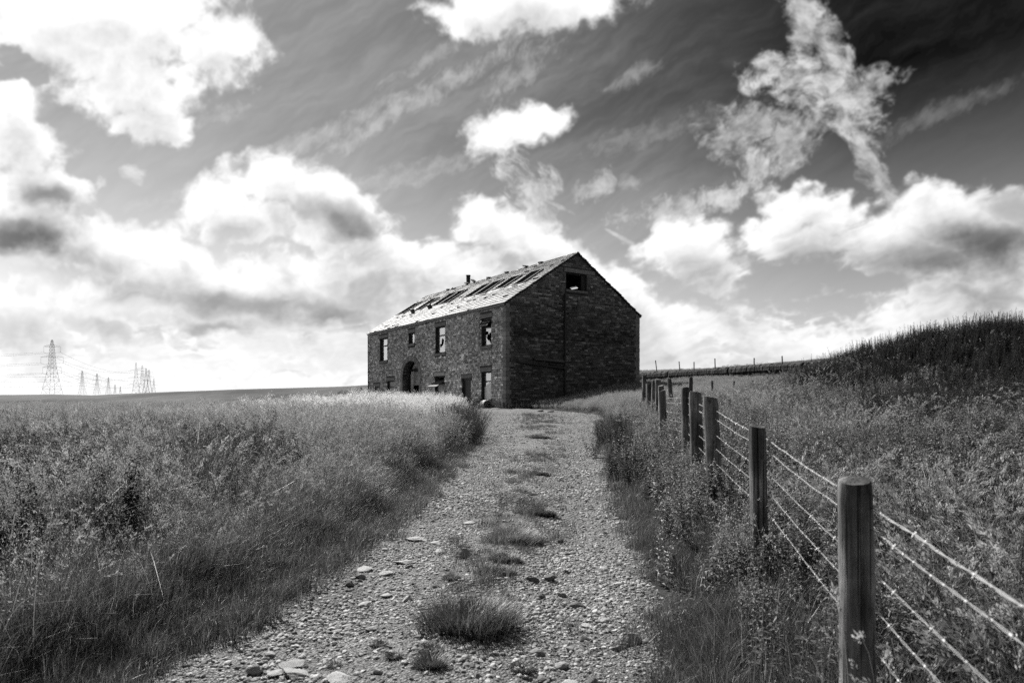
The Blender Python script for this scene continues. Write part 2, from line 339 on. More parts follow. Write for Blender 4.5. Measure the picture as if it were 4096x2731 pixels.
def grid_mesh(name, X, Y, Z, mats, parent=None, wrap=False):
    n, m = X.shape
    v = np.stack([X, Y, Z], -1).reshape(-1, 3)
    i = np.arange(n - 1)[:, None]; mm = m if wrap else m - 1; j = np.arange(mm)[None]
    j2 = (j + 1) % m
    f = np.stack([i * m + j, i * m + j2, (i + 1) * m + j2, (i + 1) * m + j], -1).reshape(-1, 4)
    me = bpy.data.meshes.new(name)
    me.vertices.add(len(v)); me.vertices.foreach_set('co', v.ravel())
    me.loops.add(f.size); me.loops.foreach_set('vertex_index', f.ravel().astype(np.int32))
    me.polygons.add(len(f)); me.polygons.foreach_set('loop_start', np.arange(0, f.size, 4, dtype=np.int32)); me.polygons.foreach_set('loop_total', np.full(len(f), 4, np.int32))
    me.polygons.foreach_set('use_smooth', np.ones(len(f), bool))
    me.update(calc_edges=True); me.validate()
    for q in (mats if isinstance(mats, list) else [mats]): me.materials.append(q)
    return link(bpy.data.objects.new(name, me), parent)

# ground material: soil and low turf close by, heather and rough pasture far away
def ground_material():
    m, t, out = new_mat('moor_ground')
    pos = t.node('ShaderNodeNewGeometry').outputs['Position']
    px, py, pz = t.node('ShaderNodeSeparateXYZ', [pos]).outputs
    far = t.rng(py, 60, 200, 0, 1)
    n1 = t.noise(pos, 6.0, 6, .65); n2 = t.noise(t.vm('MULTIPLY', pos, (.012, .004, .05)), 1.0, 5, .6); n3 = t.noise(pos, .35, 4, .6)
    nearv = t.m('MULTIPLY', t.rng(n1, .3, .7, .018, .06), t.rng(n3, .3, .7, .6, 1.4))
    pasture = t.rng(t.noise(t.vm('MULTIPLY', pos, (.2, .05, .2)), 1.0, 5, .65), .3, .7, .10, .20)
    moor = t.mix(t.rng(n2, .42, .56, 0, 1), .03, t.m('MULTIPLY', pasture, .6))
    v = t.mix(far, nearv, moor)
    b = t.node('ShaderNodeBsdfPrincipled', {'Base Color': t.grey(v), 'Roughness': .95, 'Specular IOR Level': .1})
    bp = t.node('ShaderNodeBump', {'Strength': .6, 'Distance': .05, 'Height': t.noise(pos, 18.0, 4, .6)}); t.l.new(bp.outputs[0], b.inputs['Normal'])
    t.l.new(b.outputs[0], out.inputs[0]); return m
def track_material():
    m, t, out = new_mat('crushed_stone')
    pos = t.node('ShaderNodeNewGeometry').outputs['Position']
    vor = t.node('ShaderNodeTexVoronoi', {'Vector': pos, 'Scale': 62.0, 'Randomness': 1.0}, feature='F1')
    cellt = t.node('ShaderNodeSeparateColor', [vor.outputs['Color']]).outputs[0]
    vor2 = t.node('ShaderNodeTexVoronoi', {'Vector': pos, 'Scale': 22.0}, feature='F1')
    cell2 = t.node('ShaderNodeSeparateColor', [vor2.outputs['Color']]).outputs[1]
    edge = t.rng(vor.outputs['Distance'], .2, .75, 1.0, .35)
    v = t.m('MULTIPLY', t.rng(cellt, 0, 1, .11, .34), edge)
    big = t.rng(t.noise(pos, .9, 4, .6), .3, .7, .72, 1.25)
    spots = t.rng(t.noise(t.vm('MULTIPLY', pos, (1, .6, 1)), 3.2, 5, .7), .34, .5, .55, 1.0)
    v = t.m('MULTIPLY', t.m('MULTIPLY', v, big), t.m('MULTIPLY', spots, t.rng(cell2, 0, 1, .8, 1.2)))
    b = t.node('ShaderNodeBsdfPrincipled', {'Base Color': t.grey(v), 'Roughness': .8, 'Specular IOR Level': .3})
    hgt = t.m('ADD', t.m('MULTIPLY', edge, .6), t.m('MULTIPLY', t.noise(pos, 9, 4, .6), .9))
    bp = t.node('ShaderNodeBump', {'Strength': .9, 'Distance': .03, 'Height': hgt}); t.l.new(bp.outputs[0], b.inputs['Normal'])
    t.l.new(b.outputs[0], out.inputs[0]); return m
M = {}
M['ground'] = ground_material(); M['track'] = track_material()
R_ = np.concatenate([np.linspace(.4, 12, 50, endpoint=False), 12 * (60 / 12) ** (np.linspace(0, 1, 110, endpoint=False)), 60 * (6000 / 60) ** np.linspace(0, 1, 110)])
angs = np.concatenate([np.radians(np.linspace(-50, 50, 260, endpoint=False)), np.radians(np.linspace(50, 310, 90, endpoint=False))])
RR, AA = np.meshgrid(R_, angs, indexing='ij'); GX = RR * np.sin(AA); GY = RR * np.cos(AA)
ground = tag(grid_mesh('ground', GX, GY, Hgt(GX, GY), M['ground'], wrap=True), kind='structure')

# the track: its own sheet of crushed stone with two ruts and a raised middle, edges sinking under the turf
ty = np.concatenate([np.linspace(-2, 14, 260, endpoint=False), np.linspace(14, 47.2, 160)]); tt = np.linspace(-.12, 1.12, 70)
TY, TT = np.meshgrid(ty, tt, indexing='ij')
wob = (fbm(TY * 1.3, TY * 0 + 3, 1.2, 3, 3) - .5) * .35
TX = xl(TY) + wob * 0 + TT * (xr(TY) - xl(TY))
TYY = TY
def ruts(T): return -.035 * np.exp(-((T - .24) / .13) ** 2) - .035 * np.exp(-((T - .76) / .13) ** 2) + .012 * np.exp(-((T - .5) / .12) ** 2)
def ztop(x, y):
    T = (x - xl(y)) / (xr(y) - xl(y))
    z = ztrack(y) + ruts(T) + (fbm(x, y, .9, 3, 21) - .5) * .05 + (fbm(x, y, .22, 3, 31) - .5) * .03
    edge = np.maximum(smooth01((.04 - T) / .12), smooth01((T - .96) / .12))
    return z - edge * .14
TZ = ztop(TX, TY)
def zsurf(x, y): T = (x - xl(y)) / (xr(y) - xl(y)); return np.where((T > -.12) & (T < 1.12), np.maximum(Hgt(x, y), ztop(x, y)), Hgt(x, y))
track = tag(grid_mesh('gravel_track', TX, TYY, TZ, M['track']), kind='structure')

# ================================================================== the house
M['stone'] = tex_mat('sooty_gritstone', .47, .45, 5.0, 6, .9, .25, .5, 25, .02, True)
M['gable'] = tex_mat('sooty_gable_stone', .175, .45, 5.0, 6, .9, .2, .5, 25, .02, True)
M['mortar'] = tex_mat('dark_mortar', .07, .3, 6, 4, .95, .1, .3)
M['dress'] = tex_mat('dressed_stone', .24, .3, 4, 6, .85, .25, .3, 30, .01, True)
M['slate'] = tex_mat('stone_slate', .09, .3, 3.5, 6, .55, .3, .15, 14, .01, True)
M['wood'] = tex_mat('old_timber', .05, .35, 3, 5, .7, .3, .3, 14, .01, False, (1, 1, 6))
M['iron'] = tex_mat('black_iron_pipe', .018, .3, 8, 4, .45, .5, .2)
M['white'] = tex_mat('white_plastic', .85, .08, 4, 3, .5, .4, 0)
M['board'] = tex_mat('grey_boarding', .40, .3, 3, 5, .7, .3, .2)
M['dark'] = tex_mat('dark_interior', .03, .3, 2, 3, .9, .1, 0)
M['trimgrey'] = tex_mat('weathered_paint', .9, .25, 3, 5, .6, .3, .1)
M['moss'] = tex_mat('moss', .16, .4, 12, 5, .95, .1, .8, 40, .05)
def glass_mat(name, ior, dirt, thru):
    m, t, out = new_mat(name)
    gl_ = t.node('ShaderNodeBsdfGlossy', {'Color': (.95, .95, .95, 1), 'Roughness': .03})
    tr = t.node('ShaderNodeBsdfTransparent', {'Color': (thru, thru, thru, 1)})
    tc = t.node('ShaderNodeTexCoord').outputs['Object']
    dv = t.rng(t.noise(tc, 2.5, 5, .6), .3, .7, dirt * .5, dirt * 1.5)
    df = t.node('ShaderNodeBsdfDiffuse', {'Color': t.grey(t.rng(t.noise(tc, 3, 4, .6), .3, .7, .4, .6))})
    a = t.node('ShaderNodeMixShader', [dv, tr.outputs[0], df.outputs[0]])
    fr = t.node('ShaderNodeFresnel', {'IOR': ior}).outputs[0]
    c = t.node('ShaderNodeMixShader', [fr, a.outputs[0], gl_.outputs[0]])
    t.l.new(c.outputs[0], out.inputs[0]); return m
M['glass'] = glass_mat('old_window_glass', 2.1, .22, .5)
M['roofglass'] = glass_mat('dirty_roof_glass', 1.06, .02, .12)  # dark tint with little gloss and hardly any dirt

LEN, WID, EAVE, RISE = 25.3, 12.84, 7.52, 4.2
house = empty('stone_barn', (HO[0], HO[1], HZ), math.atan2(HA[1], HA[0]))
tag(house, 'derelict two-storey stone barn with broken skylights in its pale slate roof', 'barn')
# local axes: x along the long front, -y along the gable, z up
TH = .55
def wall_sheet(name, loops, P3, nrm, mat_i, mats, stones=None, thick=TH):
    """wall with openings: loops are 2-D outlines (first = outside), P3 maps (s, z) to 3-D on the outer face, nrm points outward"""
    mb = MB(); polys = [[Vector((p[0], p[1], 0)) for p in lp] for lp in loops]
    tris = tessellate_polygon(polys); flat = [p for lp in loops for p in lp]
    nrm = Vector(nrm)
    fo = [P3(*p) for p in flat]; fi = [P3(*p) - nrm * thick for p in flat]
    mb.add(fo, [tuple(t) for t in tris], mat_i); mb.add(fi, [tuple(t)[::-1] for t in tris], mat_i)
    b = 0
    for lp in loops:
        n = len(lp)
        mb.add([fo[b + i] for i in range(n)] + [fi[b + i] for i in range(n)], [(i, (i + 1) % n, n + (i + 1) % n, n + i) for i in range(n)], mat_i)
        b += n
    if stones: stones(mb)
    return mb.build(name, mats, house)
def rect(a0, a1, z0, z1): return [(a0, z0), (a1, z0), (a1, z1), (a0, z1)]
# front openings: (s0, s1, z0, z1)
ARC = (13.75, 17.2, 2.75)             # arch: left, right, springing height
ac = (ARC[0] + ARC[1]) / 2; ar = (ARC[1] - ARC[0]) / 2; ARISE = 1.45
archpts = [(ARC[0], .12), (ARC[1], .12), (ARC[1], ARC[2])] + [(ac + ar * math.cos(t), ARC[2] + ARISE * math.sin(t)) for t in np.linspace(0, math.pi, 15)[1:-1]] + [(ARC[0], ARC[2])]
WIN = {'w_upper_far': (20.71, 22.45, 4.5, 6.69), 'w_upper_small': (14.75, 15.9, 5.7, 6.67), 'w_upper_mid': (9.05, 10.7, 4.52, 6.72), 'w_upper_near': (1.95, 3.28, 4.6, 6.66),
       'w_low_tiny': (22.62, 23.95, .9, 2.06), 'w_low_far': (19.1, 20.7, .8, 2.54), 'w_low_mid': (9.18, 10.78, .75, 2.66), 'w_low_near': (1.98, 3.3, .58, 2.72)}
DOOR = (4.87, 6.2, .14, 2.33)
def stone_rows(mb, s0f, s1f, z0, z1, P3, nrm, opens, rowh, lenr, mi, tone_f, seed, arch=None):
    rr = random.Random(seed); z = z0; nrm = Vector(nrm)
    while z < z1 - .05:
        h = rr.uniform(*rowh); zt = min(z + h, z1)
        a, b = s0f((z + zt) / 2), s1f((z + zt) / 2)
        if b - a < .1: break
        cuts = [(o[0] - .02, o[1] + .02) for o in opens if o[2] - .02 < zt and o[3] + .02 > z]
        if arch:
            zz = (z + zt) / 2
            if zz < arch[2] + ARISE + .4:
                hw = (ar + .42) if zz < arch[2] else (ar + .42) * math.sqrt(max(0, 1 - ((zz - arch[2]) / (ARISE + .42)) ** 2))
                cuts.append((ac - hw, ac + hw))
        segs = [(a, b)]
        for c0, c1 in cuts:
            ns = []
            for p, q in segs:
                if c1 <= p or c0 >= q: ns.append((p, q)); continue
                if c0 > p: ns.append((p, c0))
                if c1 < q: ns.append((c1, q))
            segs = ns
        rowtone = rr.uniform(.85, 1.12)
        for p, q in segs:
            s = p
            while s < q - .03:
                l = rr.uniform(*lenr) * (1.25 if rr.random() < .15 else 1); e = s + l
                if q - e < .12: e = q
                g = .007; j = lambda k: rr.uniform(-k, k)
                pr = rr.uniform(.008, .04)
                c = [(s + g + j(.012), z + g + j(.012)), (e - g + j(.012), z + g + j(.012)), (e - g + j(.012), zt - g + j(.012)), (s + g + j(.012), zt - g + j(.012))]
                mid = ((s + e) / 2, (z + zt) / 2)
                inn = [(x + (mid[0] - x) * .12, y + (mid[1] - y) * .14) for x, y in c]
                base = [P3(*x) for x in c]; top = [P3(*x) + nrm * (pr + j(.008)) for x in inn]
                tn = tone_f(rr, mid) * rowtone
                mb.add(base + top, [(4, 5, 6, 7), (0, 1, 5, 4), (1, 2, 6, 5), (2, 3, 7, 6), (3, 0, 4, 7)], mi, tn)
                s = e
        z = zt
def tone_front(rr, p):
    r = rr.random(); patch = .8 + .5 * float(fbm(np.array([p[0]]), np.array([p[1] * 1.5]), 3.5, 2, 40)[0])
    return patch * (rr.uniform(.45, .75) if r < .25 else rr.uniform(.75, 1.2) if r < .85 else rr.uniform(1.3, 1.9))
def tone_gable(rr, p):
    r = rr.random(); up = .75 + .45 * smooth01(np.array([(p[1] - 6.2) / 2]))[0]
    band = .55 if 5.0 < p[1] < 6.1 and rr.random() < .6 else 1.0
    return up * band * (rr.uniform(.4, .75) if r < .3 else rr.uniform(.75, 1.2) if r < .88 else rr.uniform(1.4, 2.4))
PF = lambda s, z: Vector((s, 0, z)); PG = lambda s, z: Vector((0, -s, z))
front_loops = [rect(0, LEN, -.8, EAVE)] + [archpts] + [rect(o[0], o[1], o[2], o[3]) for o in WIN.values()] + [rect(*DOOR)]
opens = list(WIN.values()) + [DOOR]
# dressed lintels and sills stand proud, so the rubble stops short of them
trim = []
for k, o in list(WIN.items()) + [('door', DOOR)]:
    trim.append((o[0] - .16, o[1] + .16, o[3], o[3] + .3))
    if k != 'door' and o[2] > .55: trim.append((o[0] - .14, o[1] + .14, o[2] - .22, o[2]))
wall_sheet('wall', front_loops, PF, (0, 1, 0), 0, [M['mortar'], M['stone'], M['dress']],
    lambda mb: (stone_rows(mb, lambda z: .34, lambda z: LEN - .05, -.5, EAVE - .02, PF, (0, 1, 0), opens + trim, (.125, .19), (.16, .42), 1, tone_front, 3, ARC)))
ATT = (5.37, 7.35, 8.9, 10.2)
sl_ = RISE / (WID / 2)
gz = lambda b: EAVE + sl_ * min(b, WID - b)
gable_loop = [(0, -.8), (WID, -.8), (WID, EAVE - .05), (WID / 2, EAVE + RISE - .05), (0, EAVE - .05)]
g0 = lambda z: .36 if z < EAVE - .05 else .06 + (z - EAVE + .1) / sl_
g1 = lambda z: WID - .36 if z < EAVE - .05 else WID - .06 - (z - EAVE + .1) / sl_
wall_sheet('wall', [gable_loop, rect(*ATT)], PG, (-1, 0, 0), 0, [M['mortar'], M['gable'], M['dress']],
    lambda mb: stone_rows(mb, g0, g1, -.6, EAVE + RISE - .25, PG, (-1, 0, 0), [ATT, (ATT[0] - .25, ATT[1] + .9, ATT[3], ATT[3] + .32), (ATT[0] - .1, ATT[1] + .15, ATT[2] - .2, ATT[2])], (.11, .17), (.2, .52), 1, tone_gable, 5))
wall_sheet('wall', [gable_loop], lambda s, z: Vector((LEN, -s, z)), (1, 0, 0), 0, [M['mortar']])
wall_sheet('wall', [rect(0, LEN, -.8, EAVE)], lambda s, z: Vector((s, -WID, z)), (0, -1, 0), 0, [M['mortar']])
# quoins: large corner blocks, alternately long and short on the two faces
mb = MB(); rr = random.Random(9); z = -.6; k = 0
while z < EAVE - .1:
    h = rr.uniform(.26, .42); zt = min(z + h, EAVE - .03); la, lb = (.34, .42) if k % 2 else (.5, .3)
    tn = rr.uniform(.8, 1.3)
    mb.box(-.032 - rr.uniform(0, .02), la - .0, -lb, .03 + rr.uniform(0, .02), z + .008, zt - .008, 0, tn); z = zt; k += 1
mb.build('quoin', M['dress'], house)
mb = MB(); z = -.6; k = 0
while z < EAVE - .1:
    h = rr.uniform(.26, .42); zt = min(z + h, EAVE - .03); lb = .36 if k % 2 else .52
    mb.box(-.032, .3, -WID - .03 - rr.uniform(0, .02), -WID + lb, z + .008, zt - .008, 0, rr.uniform(.7, 1.1)); z = zt; k += 1
mb.build('quoin', M['dress'], house)
# floors inside keep the rooms dark
mb = MB(); mb.box(TH, LEN - TH, -WID + TH, -TH, 3.3, 3.5); mb.box(TH, LEN - TH, -WID + TH, -TH, 7.2, 7.4); mb.box(TH, LEN - TH, -WID + TH, -TH, .0, .08)
mb.box(8.2, 8.35, -WID + TH, -TH, .08, 7.2); mb.box(18, 18.15, -WID + TH, -TH, .08, 7.2); mb.box(TH, LEN - TH, -6.5, -6.35, .08, 7.2)
mb.build('floor', M['dark'], house)

# windows
def window(o, kind):
    a0, a1, z0, z1 = o; mb = MB(); D0, D1 = -.24, -.16      # frame depth inside the reveal
    fw = .1
    mb.box(a0, a0 + fw, D0, D1, z0, z1); mb.box(a1 - fw, a1, D0, D1, z0, z1); mb.box(a0 + fw, a1 - fw, D0, D1, z0, z0 + fw); mb.box(a0 + fw, a1 - fw, D0, D1, z1 - fw, z1)
    tz = z1 - (z1 - z0) * .33
    if kind != 'single': mb.box(a0 + fw, a1 - fw, D0 + .01, D1 + .01, tz - .06, tz + .04)
    fr = mb.build('window', M['wood'], house)
    def pane(poly, mat='glass', y=-.2, nm='pane'):
        q = MB(); n = len(poly)
        q.add([(p[0], y, p[1]) for p in poly] + [(p[0], y - .006, p[1]) for p in poly], [tuple(range(n))[::-1], tuple(range(n, 2 * n))] + [(i, (i + 1) % n, n + (i + 1) % n, n + i) for i in range(n)])
        return q.build(nm, M[mat], fr)
    A0, A1, Z0, Z1 = a0 + fw, a1 - fw, z0 + fw, z1 - fw
    R = lambda x, y: (A0 + (A1 - A0) * x, Z0 + (tz - .06 - Z0) * y)
    if kind == 'plain': pane(rect(A0, A1, Z0, tz - .06)); pane(rect(A0, A1, tz + .04, Z1))
    elif kind == 'single': pane(rect(A0, A1, Z0, Z1))
    elif kind == 'broken_a':                                # lower pane with a tall hole
        pane(rect(A0, A1, tz + .04, Z1))
        pane([R(.0, .0), R(.62, 0), R(.66, .28), R(.55, .4), R(.42, .42), R(.36, .5), R(.3, .72), R(.0, .85)][::1])
        pane([R(.62, 0), R(1, 0), R(1, 1), R(0, 1), R(0, .85), R(.3, .72), R(.36, .8), R(.55, .86), R(.62, .55), R(.78, .5), R(.74, .3), R(.66, .28)])
    elif kind == 'broken_b':
        pane([R(0, 0), R(.2, 0), R(.1, .2), R(0, .25)]); pane([R(.2, 0), R(.9, 0), R(1, .05), R(1, .7), R(.8, .55), R(.66, .66), R(.74, .44), R(.6, .28), R(.42, .25)])
        pane([R(1, .7), R(1, 1), R(.2, 1), R(0, .9), R(.05, .62), R(.3, .75), R(.5, .62), R(.55, .82), R(.8, .8)])
        s = MB(); s.bar((a0 + .04, D1 + .06, z1 - .12), (a0 + .04, D1 + .5, tz + .05), .06); s.bar((a1 - .04, D1 + .06, z1 - .12), (a1 - .04, D1 + .5, tz + .05), .06)
        s.bar((a0 + .07, D1 + .5, tz + .05), (a1 - .07, D1 + .5, tz + .05), .07); s.bar((a0 + .07, D1 + .06, z1 - .12), (a1 - .07, D1 + .06, z1 - .12), .06)
        s.build('opening_sash', M['wood'], fr)
        q = MB(); q.add([(a0 + .05, D1 + .07, z1 - .12), (a1 - .05, D1 + .07, z1 - .12), (a1 - .05, D1 + .5, tz + .06), (a0 + .05, D1 + .5, tz + .06)], [(0, 3, 2, 1)]); q.build('pane', M['glass'], fr)
    elif kind == 'awning':
        pane(rect(A0, A1, Z0, tz - .06), 'board'); s = MB()
        y1 = D1 + .85; zb = tz - .3
        s.add([(a0 - .02, D1 + .02, tz + .22), (a1 + .02, D1 + .02, tz + .22), (a1 + .02, y1, zb), (a0 - .02, y1, zb), (a0 - .02, D1 + .02, tz + .27), (a1 + .02, D1 + .02, tz + .27), (a1 + .02, y1 + .03, zb + .05), (a0 - .02, y1 + .03, zb + .05)],
              [(3, 2, 1, 0), (4, 5, 6, 7), (0, 1, 5, 4), (1, 2, 6, 5), (2, 3, 7, 6), (3, 0, 4, 7)])
        s.build('opening_sash', M['wood'], fr)
    elif kind == 'boarded':
        pane(rect(A0, A1, Z0, tz - .06), 'board', nm='board')
        pane(rect(A0, A1, tz + .04, Z1), 'board', nm='board')
    elif kind == 'dark': pane(rect(A0, A1, Z0, tz - .06), 'dark', nm='board'); pane(rect(A0, A1, tz + .04, Z1), 'board', nm='board')
    elif kind == 'half':
        pane(rect(A0, A1, tz + .04, Z1))
        pane([R(0, 0), R(1, 0), R(1, .75), R(.86, .72), R(.62, .9), R(0, 1)], 'trimgrey', nm='board')
        pane([R(.62, .9), R(.86, .72), R(1, .75), R(1, 1), R(0, 1)], 'glass')
    # stone lintel and sill
    q = MB(); q.box(a0 - .15, a1 + .15, -.3, .045, z1 + .0, z1 + .29, 0, .8 + .9 * (kind == 'awning')); q.build('lintel', M['dress'], fr)
    if z0 > .55:
        q = MB(); q.box(a0 - .13, a1 + .13, -.3, .1, z0 - .21, z0 - .001, 0, .8); q.build('sill', M['dress'], fr)
    return fr
KIND = {'w_upper_far': 'plain', 'w_upper_small': 'single', 'w_upper_mid': 'broken_a', 'w_upper_near': 'broken_b', 'w_low_tiny': 'dark', 'w_low_far': 'boarded', 'w_low_mid': 'awning', 'w_low_near': 'half'}
LAB = {'w_upper_mid': 'window with a smashed lower pane', 'w_upper_near': 'window with its top sash hanging open and broken glass', 'w_low_mid': 'window with its top sash propped out like an awning', 'w_low_near': 'tall boarded window with a clear top pane', 'w_upper_small': 'small square upper window'}
for k, o in WIN.items():
    wn = window(o, KIND[k])
    if k in LAB: wn['label'] = LAB[k]
# door
mb = MB(); a0, a1, z0, z1 = DOOR
for i in range(7):
    x0 = a0 + .12 + i * (a1 - a0 - .24) / 7; mb.box(x0 + .008, x0 + (a1 - a0 - .24) / 7 - .008, -.2, -.15 - .008 * (i % 2), z0, z1 - .14)
dr = mb.build('door', M['wood'], house)
mb = MB(); mb.box(a0, a0 + .11, -.25, -.1, z0, z1); mb.box(a1 - .11, a1, -.25, -.1, z0, z1); mb.box(a0 + .11, a1 - .11, -.25, -.1, z1 - .13, z1); mb.build('door_frame', M['wood'], dr)
mb = MB(); mb.box(a0 - .15, a1 + .15, -.3, .045, z1, z1 + .27, 0, .7); mb.build('lintel', M['dress'], dr)
mb = MB(); mb.tube([(a1 - .22, -.13, 1.15), (a1 - .22, -.08, 1.15), (a1 - .34, -.08, 1.15)], .015, 6); mb.build('handle', M['iron'], dr)
# arched gateway: ring of voussoirs, recessed lining, grey boarding over a dark opening
mb = MB(); NV = 17; Ro = .42
for i in range(NV):
    t0, t1 = math.pi * i / NV + .008, math.pi * (i + 1) / NV - .008; tn = random.uniform(.75, 1.15) * (1.25 if i == NV // 2 else 1); pr = .05 + (.04 if i == NV // 2 else random.uniform(0, .015))
    q = lambda t, r: (ac + (ar + r) * math.cos(t), ARC[2] + (ARISE + r) * math.sin(t))
    c = [q(t0, .0), q(t0, Ro), q(t1, Ro), q(t1, 0)]
    mb.hexa([(p[0], -.3, p[1]) for p in c] + [(p[0], pr, p[1]) for p in c], 0, tn)
for sgn in (-1, 1):
    z = .0; k = 0
    while z < ARC[2] - .02:
        zt = min(z + random.uniform(.3, .45), ARC[2]); wd = .42 if k % 2 else .3
        x0, x1 = (ARC[0] - wd, ARC[0]) if sgn < 0 else (ARC[1], ARC[1] + wd)
        mb.box(x0, x1, -.3, .05, z + .006, zt - .006, 0, random.uniform(.75, 1.15)); z = zt; k += 1
gate = mb.build('archway', M['dress'], house)
mb = MB(); ND = 20; dz = -.8
def apt(t, r): return (ac + (ar - r) * math.cos(t), ARC[2] + (ARISE - r) * math.sin(t))
for i in range(ND):
    t0, t1 = math.pi * i / ND, math.pi * (i + 1) / ND
    c = [apt(t0, .34), apt(t0, 0), apt(t1, 0), apt(t1, .34)]
    mb.hexa([(p[0], dz - .14, p[1]) for p in c] + [(p[0], dz, p[1]) for p in c])
mb.box(ARC[0], ARC[0] + .34, dz - .14, dz, .1, ARC[2]); mb.box(ARC[1] - .34, ARC[1], dz - .14, dz, .1, ARC[2])
mb.build('arch_lining', M['trimgrey'], gate)
mb = MB(); zc = 2.05
pts = [(ARC[0] + .3, zc), (ARC[1] - .3, zc)] + [apt(t, .3) for t in np.linspace(0, math.pi, 13)]
mb.add([(p[0], dz - .1, p[1]) for p in pts] + [(p[0], dz - .14, p[1]) for p in pts], [tuple(range(len(pts)))[::-1], tuple(range(len(pts), 2 * len(pts)))]); mb.build('boarding', M['board'], gate)
for x0 in (ARC[0] - .3, ARC[1]):
    mb = MB(); mb.box(x0, x0 + .3, -1.0, -TH, .1, 4.3); mb.build('reveal', M['dark'], gate)
# attic window: timber frame, no glass
mb = MB(); b0, b1, z0, z1 = ATT
mb.box(.18, .3, -b1, -b1 + .36, z0, z1); mb.box(.18, .28, -b0 - .07, -b0, z0, z1); mb.box(.18, .28, -b1 + .36, -b0 - .07, z1 - .1, z1); mb.box(.18, .28, -b1 + .36, -b0 - .07, z0, z0 + .06)
aw = mb.build('window', M['wood'], house); aw['label'] = 'empty attic window in the gable'
mb = MB(); mb.box(-.05, .3, -b1 - .8, -b0 + .2, z1, z1 + .3, 0, 1.1); mb.build('lintel', M['dress'], aw)
mb = MB(); mb.box(-.09, .3, -b1 - .1, -b0 + .06, z0 - .18, z0 - .001, 0, .8); mb.build('sill', M['dress'], aw)

# roof: courses of stone slates on both slopes, with gaps for the skylights and where slates have slipped
SLOPE = math.hypot(WID / 2, RISE); ca_, sa_ = (WID / 2) / SLOPE, RISE / SLOPE
OV = .22
def rp(side, a, s, n=0.0):
    """point on the roof: side 0 = front slope, 1 = rear; a along the ridge, s up the slope, n above it"""
    n += .045 * mnoise.noise((a * .45, s * .5 + side * 9, 3.3)) * min(1.0, max(0.0, s * .8)) * min(1.0, max(0.0, (SLOPE - s) * .8))
    y = s * ca_ - n * sa_; z = EAVE + s * sa_ + n * ca_
    return (a, -y, z) if side == 0 else (a, -(WID - y), z)
SKYL = [(22.75, 24.65, 3.2, 5.75, 1), (18.85, 20.55, 3.1, 5.65, 1), (13.35, 16.85, 3.05, 5.65, 2), (7.15, 10.75, 3.05, 5.55, 2), (4.45, 6.05, 3.2, 5.45, 1), (1.5, 3.15, 3.1, 5.35, 1)]
HOLES = [(0, o[0] + .03, o[1] - .03, o[2] + .05, o[3] - .05) for o in SKYL]
GAPS = [(1, 2.2, 2.9, 4.2, 4.8), (1, 3.7, 4.5, 4.1, 4.5)]
mb = MB(); rr = random.Random(21)
def slates(side):
    s = -OV; row = 0
    while s < SLOPE - .02:
        h = .40 - .16 * (s / SLOPE); e = min(s + h, SLOPE + (.06 if side == 0 else 0))
        a = -.12 - (row % 2) * .2 - rr.uniform(0, .05)
        sag = 0
        while a < LEN + .1:
            wd = rr.uniform(.28, .62); b = min(a + wd, LEN + .14); c = max(a, -.12 + rr.uniform(-.05, .03)); mid = ((c + b) / 2, (s + e) / 2)
            inhole = any(hh[0] == side and hh[1] < mid[0] < hh[2] and hh[3] < mid[1] < hh[4] for hh in HOLES + GAPS)
            loose = rr.random() < .035
            if not inhole and b - c > .05 and not (rr.random() < .006):
                t0 = .078 + rr.uniform(0, .012) + (.05 if loose else 0); lap = .1
                ja, jb = rr.uniform(-.012, .008) - .05 * (rr.random() < .05), rr.uniform(-.012, .008); tw = rr.uniform(-.004, .004)
                g = .006
                lo = .02
                p = [rp(side, c + g, s + ja, lo), rp(side, b - g, s + jb, lo), rp(side, b - g, e + lap, lo - .015), rp(side, c + g, e + lap, lo - .015),
                     rp(side, c + g + rr.uniform(0, .015), s + ja, t0 + tw), rp(side, b - g - rr.uniform(0, .015), s + jb, t0 - tw), rp(side, b - g, e + lap, .028), rp(side, c + g, e + lap, .028)]
                if side: p = [p[1], p[0], p[3], p[2], p[5], p[4], p[7], p[6]]
                tn = rr.uniform(.8, 1.2) if rr.random() < .85 else rr.uniform(.45, .8)
                mb.hexa(p, 0, tn)
            a = b
        s = e; row += 1
slates(0); slates(1)
roof = mb.build('roof', [M['slate']], house)
# ridge stones, some missing, some fallen askew
mb = MB(); a = -.1; run = 0
while a < LEN:
    l = rr.uniform(.5, .75)
    if rr.random() < .3 and a > 1.2:
        if mb.v: mb.build('ridge', M['slate'], roof); mb = MB()
    else:
        k = rr.uniform(-.02, .02) + (.0 if rr.random() > .12 else .12); z = EAVE + RISE
        mb.hexa([(a, -WID / 2 + .2, z - .10 + k), (a + l - .02, -WID / 2 + .2, z - .10), (a + l - .02, -WID / 2 - .2, z - .10), (a, -WID / 2 - .2, z - .10 + k),
                 (a, -WID / 2 + .04, z + .07 + k), (a + l - .02, -WID / 2 + .04, z + .06), (a + l - .02, -WID / 2 - .04, z + .06), (a, -WID / 2 - .04, z + .07 + k)], 0, rr.uniform(.5, 1))
    a += l
for (pa, dh) in ((6.4, .2), (15.0, .34), (16.2, .22), (9.2, .1), (12.2, .1), (19.9, .1), (4.2, .08)):
    q = MB(); q.bar((pa, -WID / 2 + .15, EAVE + RISE + .0 + dh * .3), (pa + .55, -WID / 2 + .05, EAVE + RISE + dh), .3, .12, 0, .6); q.build('loose_slate', M['slate'], roof)
mb.build('ridge', M['slate'], roof)
